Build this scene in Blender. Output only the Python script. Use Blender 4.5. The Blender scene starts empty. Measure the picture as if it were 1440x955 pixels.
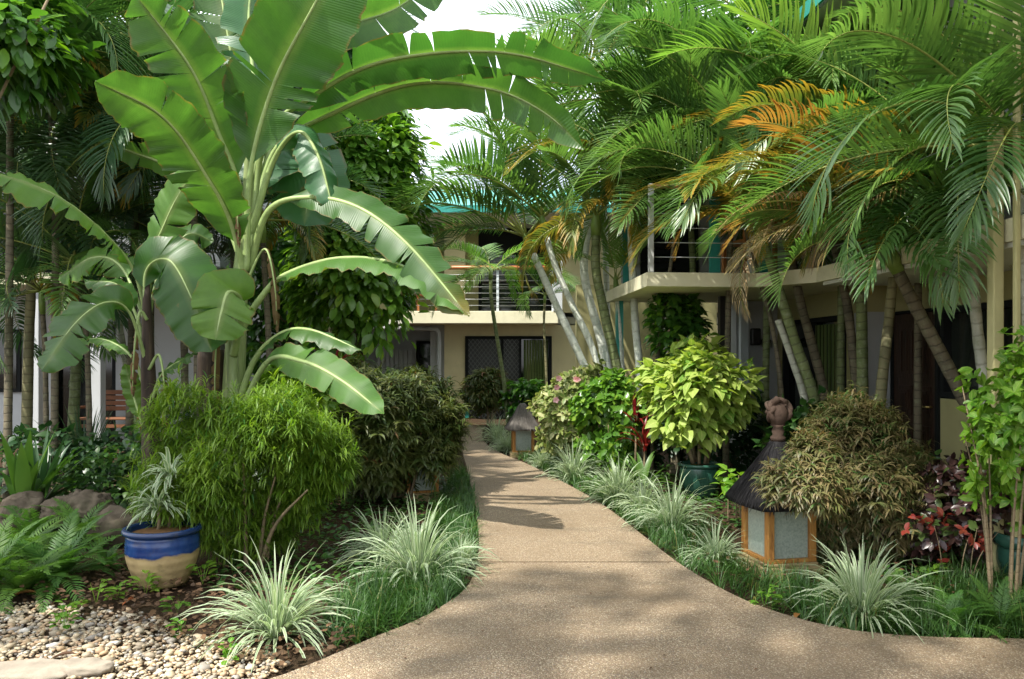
import bpy, bmesh, math, random
import numpy as np
from mathutils import Vector, Matrix
PI = math.pi
R = math.radians
SC = bpy.context.scene
COL = SC.collection
random.seed(7)
rg = np.random.default_rng(11)
# ------------------------------------------------------------------ camera
F, EYE, YH = 1100.0, 1.6, 500.0
def P(px, py, d):
    return Vector(((px - 720) / F * d, d, EYE - (py - YH) / F * d))
def G(px, py):
    d = EYE * F / (py - YH)
    return Vector(((px - 720) / F * d, d, 0))
def GX(px, d):
    return Vector(((px - 720) / F * d, d, 0))
cd = bpy.data.cameras.new('camera')
cam = bpy.data.objects.new('camera', cd)
COL.objects.link(cam)
cam.location = (0, 0, EYE)
cam.rotation_euler = (R(90), 0, 0)
cd.sensor_width = 36
cd.lens = 36 * F / 1440
cd.shift_y = 22.5 / 1440
cd.clip_end = 500
SC.camera = cam
# ------------------------------------------------------------------ light
TO_SUN = Vector((-0.40, -0.38, 0.95)).normalized()
el = math.asin(TO_SUN.z)
az = math.atan2(TO_SUN.x, TO_SUN.y)
w = bpy.data.worlds.new('World')
SC.world = w
w.use_nodes = True
nt = w.node_tree
nt.nodes.clear()
sky = nt.nodes.new('ShaderNodeTexSky')
sky.sky_type = 'NISHITA'
sky.sun_disc = False
sky.sun_elevation = el
sky.sun_rotation = az
sky.air_density = 1.0
sky.dust_density = 3.0
tcw = nt.nodes.new('ShaderNodeTexCoord')
nzw = nt.nodes.new('ShaderNodeTexNoise')
nzw.inputs['Scale'].default_value = 2.2
nzw.inputs['Detail'].default_value = 6
rmp = nt.nodes.new('ShaderNodeMapRange')
rmp.inputs['From Min'].default_value = 0.30
rmp.inputs['From Max'].default_value = 0.62
rmp.inputs['To Min'].default_value = 0.15
rmp.inputs['To Max'].default_value = 0.95
mxw = nt.nodes.new('ShaderNodeMix')
mxw.data_type = 'RGBA'
mxw.inputs['B'].default_value = (9.5, 9.8, 10.2, 1)
bg = nt.nodes.new('ShaderNodeBackground')
bg.inputs['Strength'].default_value = 0.15
wo = nt.nodes.new('ShaderNodeOutputWorld')
nt.links.new(tcw.outputs['Generated'], nzw.inputs['Vector'])
nt.links.new(nzw.outputs['Fac'], rmp.inputs['Value'])
nt.links.new(rmp.outputs['Result'], mxw.inputs['Factor'])
nt.links.new(sky.outputs['Color'], mxw.inputs['A'])
nt.links.new(mxw.outputs['Result'], bg.inputs['Color'])
nt.links.new(bg.outputs['Background'], wo.inputs['Surface'])
sl = bpy.data.lights.new('sun', 'SUN')
sl.energy = 4.6
sl.angle = R(0.75)
sl.color = (1.0, 0.955, 0.87)
so = bpy.data.objects.new('sun', sl)
COL.objects.link(so)
so.location = (-5, -5, 20)
so.rotation_euler = TO_SUN.to_track_quat('Z', 'Y').to_euler()
SC.view_settings.view_transform = 'Standard'
SC.view_settings.look = 'None'
SC.view_settings.exposure = 0.95
SC.view_settings.gamma = 1
try:
    SC.cycles.use_denoising = True
    SC.cycles.max_bounces = 6
    SC.cycles.diffuse_bounces = 3
    SC.cycles.glossy_bounces = 2
    SC.cycles.transmission_bounces = 5
    SC.cycles.sample_clamp_indirect = 6
except Exception:
    pass
# ------------------------------------------------------------------ objects
def empty(name, label, cat, loc=(0, 0, 0), rz=0, group=None, kind=None):
    o = bpy.data.objects.new(name, None)
    COL.objects.link(o)
    o.empty_display_size = 0.1
    o.location = loc
    o.rotation_euler = (0, 0, rz)
    tag(o, label, cat, group, kind)
    return o
def tag(o, label=None, cat=None, group=None, kind=None):
    if label: o['label'] = label
    if cat: o['category'] = cat
    if group: o['group'] = group
    if kind: o['kind'] = kind
    return o
def link(name, me, parent=None, loc=None):
    o = bpy.data.objects.new(name, me)
    COL.objects.link(o)
    if parent is not None: o.parent = parent
    if loc is not None: o.location = loc
    return o
class MB:
    """numpy mesh accumulator: quads/tris with a per-vertex vector 'lv' = (random, across, along)"""
    def __init__(s):
        s.v = []; s.l = []; s.q = []; s.t = []; s.n = 0
    def add(s, V, Q=None, T=None, L=None):
        V = np.asarray(V, float).reshape(-1, 3)
        k = len(V)
        if L is None: L = np.zeros((k, 3))
        s.v.append(V); s.l.append(np.asarray(L, float).reshape(-1, 3))
        if Q is not None and len(Q): s.q.append(np.asarray(Q, int).reshape(-1, 4) + s.n)
        if T is not None and len(T): s.t.append(np.asarray(T, int).reshape(-1, 3) + s.n)
        s.n += k
        return s
    def merge(s, o):
        for V, L in zip(o.v, o.l):
            s.v.append(V); s.l.append(L)
        for a in o.q: s.q.append(a + s.n)
        for a in o.t: s.t.append(a + s.n)
        s.n += o.n
    def mesh(s, name, mat, smooth=True, offset=None):
        me = bpy.data.meshes.new(name)
        V = np.concatenate(s.v)
        if offset is not None: V = V - np.array(offset)
        L = np.concatenate(s.l)
        q = np.concatenate(s.q) if s.q else np.zeros((0, 4), int)
        t = np.concatenate(s.t) if s.t else np.zeros((0, 3), int)
        me.vertices.add(len(V))
        me.vertices.foreach_set('co', V.astype(np.float32).ravel())
        idx = np.concatenate([q.ravel(), t.ravel()]).astype(np.int32)
        me.loops.add(len(idx))
        me.loops.foreach_set('vertex_index', idx)
        me.polygons.add(len(q) + len(t))
        st = np.concatenate([np.arange(len(q)) * 4, len(q) * 4 + np.arange(len(t)) * 3]).astype(np.int32)
        me.polygons.foreach_set('loop_start', st)
        me.update(calc_edges=True)
        me.validate()
        me.polygons.foreach_set('use_smooth', np.full(len(me.polygons), bool(smooth)))
        a = me.attributes.new('lv', 'FLOAT_VECTOR', 'POINT')
        if len(a.data) == len(L):
            a.data.foreach_set('vector', L.astype(np.float32).ravel())
        for m in (mat if isinstance(mat, (list, tuple)) else [mat]):
            me.materials.append(m)
        return me
    def obj(s, name, mat, parent=None, smooth=True, origin=None):
        me = s.mesh(name, mat, smooth, origin)
        return link(name, me, parent, origin)
def nrm(a):
    return a / np.maximum(np.linalg.norm(a, axis=-1, keepdims=True), 1e-9)
def ribbons(mb, p0, d, up, L, W, bend, n=4, rnd=None, prof=None, fold=0.0, g=(0, 0, -1), along0=0.0, along1=1.0):
    """k blades: start p0, direction d, upper side up, bending towards g"""
    k = len(p0)
    p0 = np.asarray(p0, float); d = nrm(np.asarray(d, float))
    up = np.broadcast_to(np.asarray(up, float), (k, 3))
    L = np.broadcast_to(np.asarray(L, float), (k,)); W = np.broadcast_to(np.asarray(W, float), (k,))
    bend = np.broadcast_to(np.asarray(bend, float), (k,))
    if rnd is None: rnd = rg.random(k)
    g = np.broadcast_to(np.asarray(g, float), (k, 3))
    s = np.linspace(0, 1, n + 1)
    if prof is None: prof = lambda t: np.sin(np.pi * np.clip(t * .92 + .06, 0, 1)) ** .7
    ws = np.maximum(prof(s), .03)
    # integrate a direction that turns towards g
    pts = [p0]; dirs = [d]
    cur = p0.copy(); dd = d.copy()
    for i in range(n):
        cur = cur + dd * (L / n)[:, None]
        dd = nrm(dd + g * (bend * 1.6 / n * (0.4 + 1.2 * (i + 1) / n))[:, None])
        pts.append(cur.copy()); dirs.append(dd.copy())
    C = np.stack(pts, 1); D = np.stack(dirs, 1)
    lat = nrm(np.cross(D, up[:, None, :]))
    nn = np.cross(lat, D)
    wv = (W[:, None] * ws[None, :])[..., None]
    A = C - lat * wv + nn * wv * fold
    B = C + lat * wv + nn * wv * fold
    V = np.stack([A, C, B], 2)  # k, n+1, 3, 3
    Lv = np.zeros((k, n + 1, 3, 3))
    Lv[..., 0] = rnd[:, None, None]
    Lv[:, :, 0, 1] = 1; Lv[:, :, 2, 1] = 1
    Lv[..., 2] = (along0 + (along1 - along0) * s)[None, :, None]
    base = (np.arange(k) * (n + 1) * 3)[:, None, None]
    i = (np.arange(n) * 3)[None, :, None]
    j = np.arange(2)[None, None, :]
    a = base + i + j
    Q = np.stack([a, a + 1, a + 4, a + 3], -1).reshape(-1, 4)
    mb.add(V.reshape(-1, 3), Q, None, Lv.reshape(-1, 3))
    return C
def tube(mb, pts, rad, sides=8, rnd=0.0, cap=True, along0=0.0):
    pts = np.asarray([tuple(p) for p in pts], float)
    n = len(pts)
    rad = np.broadcast_to(np.asarray(rad, float), (n,))
    tg = nrm(np.gradient(pts, axis=0))
    ref = np.array([0.0, 0.0, 1.0]) if abs(tg[:, 2]).mean() < .8 else np.array([0.0, 1.0, 0.0])
    x = nrm(np.cross(tg, ref)); y = np.cross(tg, x)
    a = np.linspace(0, 2 * PI, sides, endpoint=False)
    V = pts[:, None, :] + rad[:, None, None] * (np.cos(a)[None, :, None] * x[:, None, :] + np.sin(a)[None, :, None] * y[:, None, :])
    ln = np.concatenate([[0], np.cumsum(np.linalg.norm(np.diff(pts, axis=0), axis=1))]) + along0
    Lv = np.zeros((n, sides, 3)); Lv[..., 0] = rnd; Lv[..., 1] = np.abs(np.linspace(-1, 1, sides))[None, :]; Lv[..., 2] = ln[:, None]
    Q = []
    for i in range(n - 1):
        for j in range(sides):
            k = (j + 1) % sides
            Q.append((i * sides + j, i * sides + k, (i + 1) * sides + k, (i + 1) * sides + j))
    V = V.reshape(-1, 3); Lv = Lv.reshape(-1, 3)
    T = []
    if cap:
        V = np.vstack([V, pts[-1:], pts[:1]]); Lv = np.vstack([Lv, Lv[-1:], Lv[:1]])
        e = n * sides
        for j in range(sides):
            k = (j + 1) % sides
            T.append((e, (n - 1) * sides + j, (n - 1) * sides + k)); T.append((e + 1, k, j))
    mb.add(V, Q, T, Lv)
def lathe(mb, prof, sides=32, c=(0, 0, 0)):
    a = np.linspace(0, 2 * PI, sides, endpoint=False)
    V = []; L = []
    for r, z in prof:
        for t in a:
            V.append((c[0] + r * math.cos(t), c[1] + r * math.sin(t), c[2] + z)); L.append((0, 0, z))
    Q = []
    for i in range(len(prof) - 1):
        for j in range(sides):
            k = (j + 1) % sides
            Q.append((i * sides + j, i * sides + k, (i + 1) * sides + k, (i + 1) * sides + j))
    mb.add(V, Q, None, L)
def box(mb, x0, x1, y0, y1, z0, z1, rnd=0.0):
    V = [(x0, y0, z0), (x1, y0, z0), (x1, y1, z0), (x0, y1, z0), (x0, y0, z1), (x1, y0, z1), (x1, y1, z1), (x0, y1, z1)]
    Q = [(0, 3, 2, 1), (4, 5, 6, 7), (0, 1, 5, 4), (1, 2, 6, 5), (2, 3, 7, 6), (3, 0, 4, 7)]
    mb.add(V, Q, None, [(rnd, 0, v[2]) for v in V])
def boxo(name, b, mat, parent=None, bev=0.0):
    """a box part; b = list of boxes"""
    mb = MB()
    for q in (b if isinstance(b[0], (list, tuple)) else [b]): box(mb, *q)
    o = mb.obj(name, mat, parent, smooth=False)
    if bev:
        m = o.modifiers.new('bevel', 'BEVEL'); m.width = bev; m.segments = 2; m.limit_method = 'ANGLE'
    return o
def prism(mb, poly, z0, z1):
    n = len(poly)
    V = [(p[0], p[1], z0) for p in poly] + [(p[0], p[1], z1) for p in poly]
    Q = [(i, (i + 1) % n, n + (i + 1) % n, n + i) for i in range(n)]
    from mathutils.geometry import tessellate_polygon
    tr = tessellate_polygon([[Vector((p[0], p[1], 0)) for p in poly]])
    T = []
    for a, b, c in tr:
        T.append((n + a, n + b, n + c)); T.append((c, b, a))
    mb.add(V, Q, T)
def catmull(pts, n):
    pts = [np.array(tuple(p), float) for p in pts]
    P_ = [2 * pts[0] - pts[1]] + pts + [2 * pts[-1] - pts[-2]]
    out = []
    m = len(pts) - 1
    for i in range(n + 1):
        u = i / n * m
        k = min(int(u), m - 1); t = u - k
        a, b, c, d = P_[k], P_[k + 1], P_[k + 2], P_[k + 3]
        out.append(.5 * ((2 * b) + (-a + c) * t + (2 * a - 5 * b + 4 * c - d) * t * t + (-a + 3 * b - 3 * c + d) * t ** 3))
    out = np.array(out)
    # even spacing
    ln = np.concatenate([[0], np.cumsum(np.linalg.norm(np.diff(out, axis=0), axis=1))])
    q = np.linspace(0, ln[-1], n + 1)
    return np.stack([np.interp(q, ln, out[:, j]) for j in range(3)], 1)
# ------------------------------------------------------------------ materials
class NT:
    def __init__(s, name):
        s.m = bpy.data.materials.new(name); s.m.use_nodes = True
        s.t = s.m.node_tree; s.t.nodes.clear()
    def n(s, t, **kw):
        nd = s.t.nodes.new(t)
        for k, v in kw.items(): setattr(nd, k, v)
        return nd
    def l(s, a, b): s.t.links.new(a, b)
    def mix(s, f, a, b, blend='MIX'):
        m = s.n('ShaderNodeMix', data_type='RGBA', blend_type=blend)
        for key, v in (('Factor', f), ('A', a), ('B', b)):
            if isinstance(v, (int, float)): m.inputs[key].default_value = v
            elif isinstance(v, tuple): m.inputs[key].default_value = (*v[:3], 1)
            else: s.l(v, m.inputs[key])
        return m.outputs['Result']
    def rng(s, v, a, b, c=0.0, d=1.0):
        m = s.n('ShaderNodeMapRange')
        s.l(v, m.inputs['Value'])
        for k, x in zip(('From Min', 'From Max', 'To Min', 'To Max'), (a, b, c, d)): m.inputs[k].default_value = x
        return m.outputs['Result']
    def noise(s, sc, det=4, rough=.6, vec=None, dist=0.0):
        m = s.n('ShaderNodeTexNoise')
        m.inputs['Scale'].default_value = sc; m.inputs['Detail'].default_value = det
        m.inputs['Roughness'].default_value = rough; m.inputs['Distortion'].default_value = dist
        s.l(vec if vec is not None else s.obj(), m.inputs['Vector'])
        return m.outputs['Fac']
    def obj(s):
        if not hasattr(s, '_o'): s._o = s.n('ShaderNodeTexCoord').outputs['Object']
        return s._o
    def lv(s):
        a = s.n('ShaderNodeAttribute', attribute_name='lv')
        x = s.n('ShaderNodeSeparateXYZ'); s.l(a.outputs['Vector'], x.inputs[0])
        return x.outputs
    def math(s, op, a, b=0.0):
        m = s.n('ShaderNodeMath', operation=op)
        for i, v in enumerate((a, b)):
            if isinstance(v, (int, float)): m.inputs[i].default_value = v
            else: s.l(v, m.inputs[i])
        return m.outputs[0]
    def bump(s, h, st=.3, dist=.01):
        b = s.n('ShaderNodeBump'); b.inputs['Strength'].default_value = st; b.inputs['Distance'].default_value = dist
        s.l(h, b.inputs['Height'])
        return b.outputs['Normal']
    def out(s, sh): s.l(sh, s.n('ShaderNodeOutputMaterial').inputs['Surface']); return s.m
    def bsdf(s, col, rough=.6, spec=.4, normal=None, metal=0.0):
        p = s.n('ShaderNodeBsdfPrincipled')
        if isinstance(col, tuple): p.inputs['Base Color'].default_value = (*col[:3], 1)
        else: s.l(col, p.inputs['Base Color'])
        if isinstance(rough, (int, float)): p.inputs['Roughness'].default_value = rough
        else: s.l(rough, p.inputs['Roughness'])
        p.inputs['Specular IOR Level'].default_value = spec; p.inputs['Metallic'].default_value = metal
        if normal is not None: s.l(normal, p.inputs['Normal'])
        return p
def leafmat(name, c1, c2, tr=.4, tc=None, rough=.42, spec=.45, edge=None, e0=.45, e1=.8, center=None, tip=None, tip0=.55, tip1=1.0, tipr=(0, 1), vein=0, third=None, objvar=.25):
    """leaf: colour by leaf (lv.x), margin (lv.y), tip (lv.z); light shines through"""
    s = NT(name); lv = s.lv()
    col = s.mix(s.rng(lv[0], 0, 1), c1, c2)
    if third: col = s.mix(s.rng(lv[0], third[1], third[1] + .04), col, third[0])
    oi = s.n('ShaderNodeObjectInfo').outputs['Random']
    nz = s.noise(2.3, 2)
    v = s.math('ADD', s.math('MULTIPLY', s.math('SUBTRACT', oi, .5), objvar * 1.2), s.math('MULTIPLY', s.math('SUBTRACT', nz, .5), objvar * 1.6))
    hs = s.n('ShaderNodeHueSaturation')
    s.l(s.math('ADD', .5, s.math('MULTIPLY', v, -.09)), hs.inputs['Hue'])
    s.l(s.math('ADD', 1.0, v), hs.inputs['Value'])
    s.l(col, hs.inputs['Color']); col = hs.outputs['Color']
    if edge: col = s.mix(s.rng(lv[1], e0, e1), col, edge)
    if center: col = s.mix(s.rng(lv[1], 0.0, .22, .8, 0), col, center)
    if tip:
        f = s.math('MULTIPLY', s.rng(lv[2], tip0, tip1), s.rng(lv[0], tipr[0], tipr[1]))
        col = s.mix(f, col, tip)
    nor = None
    if vein:
        wv = s.math('SINE', s.math('MULTIPLY', lv[2], vein))
        nor = s.bump(wv, .22, .003)
        col = s.mix(s.rng(wv, .6, 1.0, 0, .07), col, (c2[0] * 1.6, c2[1] * 1.35, c2[2] * 1.5))
        nb = s.noise(7, 4, .7)
        col = s.mix(s.math('MULTIPLY', s.rng(lv[1], .93, .99), s.rng(nb, .45, .55)), col, (.20, .13, .04))
        col = s.mix(s.math('MULTIPLY', s.rng(nb, .4, .65), .35), col, (c1[0] * .75, c1[1] * .7, c1[2] * .8))
        # old wind-burnt blotches
        col = s.mix(s.rng(s.noise(9, 5, .7), .68, .74, 0, .5), col, (.16, .13, .03))
    p = s.bsdf(col, rough, spec, nor)
    t = s.n('ShaderNodeBsdfTranslucent')
    k = tc or (1.7, 1.9, .9)
    mm = s.n('ShaderNodeVectorMath', operation='MULTIPLY'); s.l(col, mm.inputs[0]); mm.inputs[1].default_value = k
    s.l(mm.outputs[0], t.inputs['Color'])
    mx = s.n('ShaderNodeMixShader'); mx.inputs[0].default_value = tr
    s.l(p.outputs[0], mx.inputs[1]); s.l(t.outputs[0], mx.inputs[2])
    return s.out(mx.outputs[0])
def plain(name, c, rough=.7, spec=.3, var=.12, sc=3.0, bsc=60, bst=.15, dirt=None, metal=0.0):
    s = NT(name)
    nz = s.noise(sc, 5, .65)
    col = s.mix(s.rng(nz, .3, .7), tuple(x * (1 - var) for x in c), tuple(min(x * (1 + var), .95) for x in c))
    if dirt:
        col = s.mix(s.rng(s.noise(sc * .6, 8, .75), .52, .72, 0, dirt[1]), col, dirt[0])
    return s.out(s.bsdf(col, rough, spec, s.bump(s.noise(bsc, 3), bst, .004), metal).outputs[0])
def barkmat(name, c1, c2, ring=.09, ringc=(.05, .045, .03), moss=(.13, .14, .05), rings=.6):
    s = NT(name); lv = s.lv()
    nz = s.noise(14, 6, .7); nz2 = s.noise(4, 4)
    col = s.mix(s.rng(nz2, .35, .65), c1, c2)
    col = s.mix(s.rng(nz, .5, .68, 0, .75), col, moss)
    z = s.math('ADD', lv[2], s.math('MULTIPLY', nz2, .10))
    fr = s.math('FRACT', s.math('DIVIDE', z, ring))
    rn = s.rng(s.math('ABSOLUTE', s.math('SUBTRACT', fr, .5)), .0, .12, rings, 0)
    col = s.mix(rn, col, ringc)
    nor = s.bump(s.math('SUBTRACT', nz, rn), .5, .012)
    return s.out(s.bsdf(col, .75, .25, nor).outputs[0])
def streakmat(name, c1, c2, c3, sx=30, sz=2.0, rough=.7):
    """vertical fibre streaks (object space)"""
    s = NT(name)
    mp = s.n('ShaderNodeMapping'); s.l(s.obj(), mp.inputs[0]); mp.inputs['Scale'].default_value = (sx, sx, sz)
    a = s.noise(1.0, 5, .65, mp.outputs[0])
    col = s.mix(s.rng(a, .35, .5), c1, c2); col = s.mix(s.rng(a, .55, .68), col, c3)
    return s.out(s.bsdf(col, rough, .3, s.bump(a, .6, .01)).outputs[0])
M = {}
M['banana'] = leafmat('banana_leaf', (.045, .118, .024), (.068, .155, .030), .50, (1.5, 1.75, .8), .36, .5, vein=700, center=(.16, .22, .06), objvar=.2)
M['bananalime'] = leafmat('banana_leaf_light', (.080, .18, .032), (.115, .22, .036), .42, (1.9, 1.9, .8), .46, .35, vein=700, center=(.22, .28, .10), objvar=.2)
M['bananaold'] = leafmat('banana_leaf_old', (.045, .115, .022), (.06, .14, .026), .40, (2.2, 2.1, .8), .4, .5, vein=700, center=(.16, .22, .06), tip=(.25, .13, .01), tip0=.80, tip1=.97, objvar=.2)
M['bananashade'] = leafmat('banana_leaf_shaded', (.035, .12, .045), (.05, .15, .05), .35, (1.9, 2.1, .9), .34, .5, vein=700, center=(.16, .24, .09), objvar=.2)  # bluer copy of the banana green, shade tint put into the leaf colour
M['midrib'] = plain('banana_midrib', (.27, .36, .13), .45, .4, .25, 6, 30, .1)
M['stem'] = streakmat('banana_stem', (.05, .035, .02), (.12, .085, .045), (.12, .16, .05), 22, 1.5)
M['stemgreen'] = streakmat('banana_green_stem', (.13, .17, .06), (.22, .28, .11), (.30, .36, .16), 20, 1.2, .5)
M['stemdark'] = streakmat('banana_old_stem', (.018, .013, .010), (.045, .03, .02), (.09, .065, .04), 26, 2)
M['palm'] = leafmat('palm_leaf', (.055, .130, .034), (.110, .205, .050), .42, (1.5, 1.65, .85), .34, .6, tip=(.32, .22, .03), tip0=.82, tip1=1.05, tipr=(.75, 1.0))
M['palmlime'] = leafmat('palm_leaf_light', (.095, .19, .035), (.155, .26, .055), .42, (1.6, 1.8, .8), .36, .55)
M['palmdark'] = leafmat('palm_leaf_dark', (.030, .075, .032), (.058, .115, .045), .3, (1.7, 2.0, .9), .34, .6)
M['palmyellow'] = leafmat('palm_leaf_yellow', (.09, .17, .03), (.24, .20, .03), .4, (1.4, 1.3, .8), .45, .4, tip=(.48, .24, .02), tip0=.35, tip1=1.0, tipr=(-.6, .8))
M['palmdead'] = leafmat('palm_leaf_dead', (.30, .25, .17), (.42, .27, .09), .25, (1.2, 1.1, .9), .6, .3)
M['rachis'] = plain('palm_rachis', (.24, .27, .06), .5, .4, .25, 4, 30, .1)
M['barkpale'] = barkmat('palm_bark_pale', (.42, .43, .34), (.55, .55, .46), .12, (.16, .15, .10), (.26, .28, .17), .5)
M['barkwhite'] = barkmat('palm_bark_white', (.58, .62, .52), (.72, .74, .66), .14, (.30, .29, .22), (.40, .46, .34), .35)
M['barkgreen'] = barkmat('palm_bark_green', (.10, .13, .05), (.17, .20, .08), .10, (.05, .045, .03), (.26, .28, .18))
M['barkdark'] = barkmat('palm_bark_dark', (.085, .075, .05), (.17, .14, .09), .085, (.03, .025, .02), (.20, .20, .12))
M['barkbrown'] = barkmat('palm_bark_brown', (.14, .13, .07), (.22, .20, .10), .10, (.05, .04, .02), (.12, .13, .06))
M['wood'] = barkmat('twig_bark', (.16, .12, .07), (.26, .20, .12), .05, (.08, .06, .03), (.14, .13, .07), .3)
M['shaft'] = plain('palm_crownshaft', (.16, .24, .05), .45, .4, .3, 5, 30, .1)
M['thread'] = leafmat('threadleaf_yellow_green', (.115, .215, .018), (.22, .31, .035), .42, (1.5, 1.55, .6), .45, .4, third=((.05, .14, .02), .84))
M['brownleaf'] = leafmat('threadleaf_olive_brown', (.045, .090, .018), (.13, .135, .038), .34, (1.5, 1.5, .8), .42, .45, third=((.16, .075, .028), .93))
M['rustleaf'] = leafmat('threadleaf_rusty', (.10, .135, .035), (.25, .17, .085), .32, (1.4, 1.2, .8), .42, .45, third=((.06, .14, .03), .66), tip=(.30, .18, .11), tip0=.3, tip1=1.2, tipr=(.2, 1))
M['lime'] = leafmat('lime_leaf', (.30, .42, .075), (.47, .52, .14), .42, (1.3, 1.4, .6), .5, .35, center=(.46, .50, .16), third=((.16, .29, .04), .84))
M['limegreen'] = leafmat('fresh_leaf', (.08, .22, .015), (.17, .32, .03), .42, (1.5, 1.5, .6), .42, .45, center=(.3, .4, .1))
M['vine'] = leafmat('glossy_leaf', (.035, .105, .018), (.085, .200, .030), .36, (2.0, 2.0, .7), .32, .6, third=((.12, .26, .02), .86))
M['vinebright'] = leafmat('bright_vine_leaf', (.065, .17, .02), (.13, .28, .035), .40, (1.7, 1.7, .7), .32, .6, third=((.20, .34, .04), .86))
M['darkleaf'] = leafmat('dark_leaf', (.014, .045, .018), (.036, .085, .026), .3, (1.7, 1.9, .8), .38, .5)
M['variegated'] = leafmat('variegated_leaf', (.09, .17, .03), (.20, .26, .07), .38, (1.4, 1.4, .8), .45, .4, edge=(.38, .38, .16), e0=.5, e1=1.0, third=((.40, .42, .20), .86))
M['red'] = leafmat('red_leaf', (.16, .012, .018), (.32, .03, .03), .4, (1.5, 1, 1), .36, .5, third=((.05, .05, .02), .75))
M['copper'] = leafmat('copper_leaf', (.030, .016, .015), (.085, .042, .036), .3, (1.6, 1.1, 1), .3, .6, third=((.06, .10, .025), .80))
M['copperred'] = leafmat('copper_red_leaf', (.18, .028, .02), (.28, .07, .03), .4, (1.4, 1, 1), .35, .5)
M['spider'] = leafmat('ribbon_grass', (.16, .25, .12), (.25, .34, .18), .35, (1.3, 1.4, 1), .42, .4, edge=(.50, .56, .40), e0=.35, e1=.75, third=((.50, .50, .30), .96))
M['liriope'] = leafmat('mondo_grass', (.042, .105, .022), (.085, .165, .035), .34, (1.4, 1.5, .8), .42, .45, third=((.28, .24, .08), .96))
M['fern'] = leafmat('fern_leaf', (.042, .115, .022), (.095, .20, .035), .4, (1.6, 1.7, .7), .45, .4)
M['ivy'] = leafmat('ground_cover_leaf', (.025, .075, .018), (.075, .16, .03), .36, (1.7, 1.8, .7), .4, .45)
M['litter'] = leafmat('dead_leaf', (.045, .027, .015), (.15, .085, .045), .15, (1.2, 1.1, 1), .7, .2)
M['orangeleaf'] = leafmat('orange_dead_leaf', (.36, .11, .03), (.40, .16, .06), .2, (1.2, 1.1, 1), .5, .3)
M['pink'] = leafmat('pink_petal', (.7, .3, .35), (.8, .5, .5), .3, (1.2, 1.1, 1), .5, .3)
# --- building and hard surface materials
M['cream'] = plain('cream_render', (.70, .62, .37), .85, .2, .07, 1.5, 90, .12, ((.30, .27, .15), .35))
M['creamdark'] = plain('shaded_cream_render', (.38, .35, .17), .85, .2, .08, 1.5, 90, .12, ((.2, .19, .1), .35))  # cream render darkened, shade of the walls and columns put into the colour
M['greywall'] = plain('grey_render', (.42, .43, .42), .85, .2, .07, 1.2, 90, .12, ((.25, .26, .24), .3))
M['whitewall'] = plain('white_render', (.50, .52, .53), .8, .2, .05, 1.2, 90, .1, ((.4, .41, .38), .3))
M['soffit'] = plain('soffit_paint', (.55, .55, .48), .85, .2, .05, 1, 60, .05)
M['slab'] = plain('slab_edge_paint', (.70, .66, .47), .8, .2, .08, 2.2, 80, .12, ((.35, .32, .2), .45))
M['teal'] = plain('teal_paint', (.03, .26, .22), .5, .4, .12, 4, 60, .08)
M['roof'] = plain('teal_roof_sheet', (.06, .30, .25), .55, .4, .15, 2, 40, .05)
M['darkframe'] = plain('dark_metal_frame', (.012, .014, .014), .7, .15, .1)
M['rail'] = plain('varnished_wood', (.42, .16, .055), .4, .5, .2, 8, 40, .1)
M['whitepost'] = plain('white_metal', (.62, .68, .70), .5, .4, .05)
M['wire'] = plain('steel_wire', (.35, .36, .36), .35, .5, .05, metal=.8)
M['curtain'] = streakmat('green_curtain', (.05, .09, .02), (.10, .14, .04), (.17, .19, .07), 24, .2, .9)
M['doorwood'] = streakmat('dark_door_wood', (.022, .013, .009), (.04, .022, .014), (.06, .034, .02), 25, 2, .4)
M['bench'] = plain('bench_wood', (.20, .085, .04), .55, .35, .25, 7, 50, .2)
M['lampdark'] = plain('black_lamp_metal', (.02, .018, .015), .45, .5, .1)
M['brass'] = plain('brass', (.5, .38, .14), .35, .5, .1, metal=.9)
def glassmat():
    s = NT('dark_glass')
    g = s.bsdf(s.mix(s.rng(s.noise(1.2, 3), .4, .6), (.006, .008, .008), (.02, .024, .02)), .06, .6)
    return s.out(g.outputs[0])
M['glass'] = glassmat()
def meshdoor():
    s = NT('diamond_mesh')
    sep = s.n('ShaderNodeSeparateXYZ'); s.l(s.obj(), sep.inputs[0])
    a = s.math('FRACT', s.math('MULTIPLY', s.math('ADD', sep.outputs[0], s.math('MULTIPLY', sep.outputs[2], .8)), 9))
    b = s.math('FRACT', s.math('MULTIPLY', s.math('SUBTRACT', sep.outputs[0], s.math('MULTIPLY', sep.outputs[2], .8)), 9))
    m = s.math('MAXIMUM', s.rng(s.math('ABSOLUTE', s.math('SUBTRACT', a, .5)), .06, .12, 1, 0), s.rng(s.math('ABSOLUTE', s.math('SUBTRACT', b, .5)), .06, .12, 1, 0))
    return s.out(s.bsdf(s.mix(m, (.012, .014, .014), (.13, .14, .13)), .35, .5, s.bump(m, .5, .01)).outputs[0])
M['mesh'] = meshdoor()
M['lampwood'] = streakmat('lantern_wood', (.24, .105, .03), (.38, .18, .045), (.46, .25, .07), 30, 4, .65)
M['lampstone'] = plain('lantern_plinth', (.32, .25, .13), .85, .2, .2, 6, 70, .3, ((.10, .12, .05), .5))
def frost():
    s = NT('frosted_pane')
    nz = s.noise(60, 3)
    p = s.bsdf(s.mix(s.rng(nz, .3, .7), (.24, .29, .25), (.38, .43, .37)), .28, .5, s.bump(nz, .3, .003))
    return s.out(p.outputs[0])
M['frost'] = frost()
M['thatch'] = leafmat('black_thatch', (.006, .006, .007), (.026, .024, .024), .0, rough=.8, spec=.15, objvar=.1)
M['thatchgrey'] = leafmat('grey_thatch', (.08, .07, .06), (.20, .18, .16), .0, rough=.7, spec=.2, objvar=.1)
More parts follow.
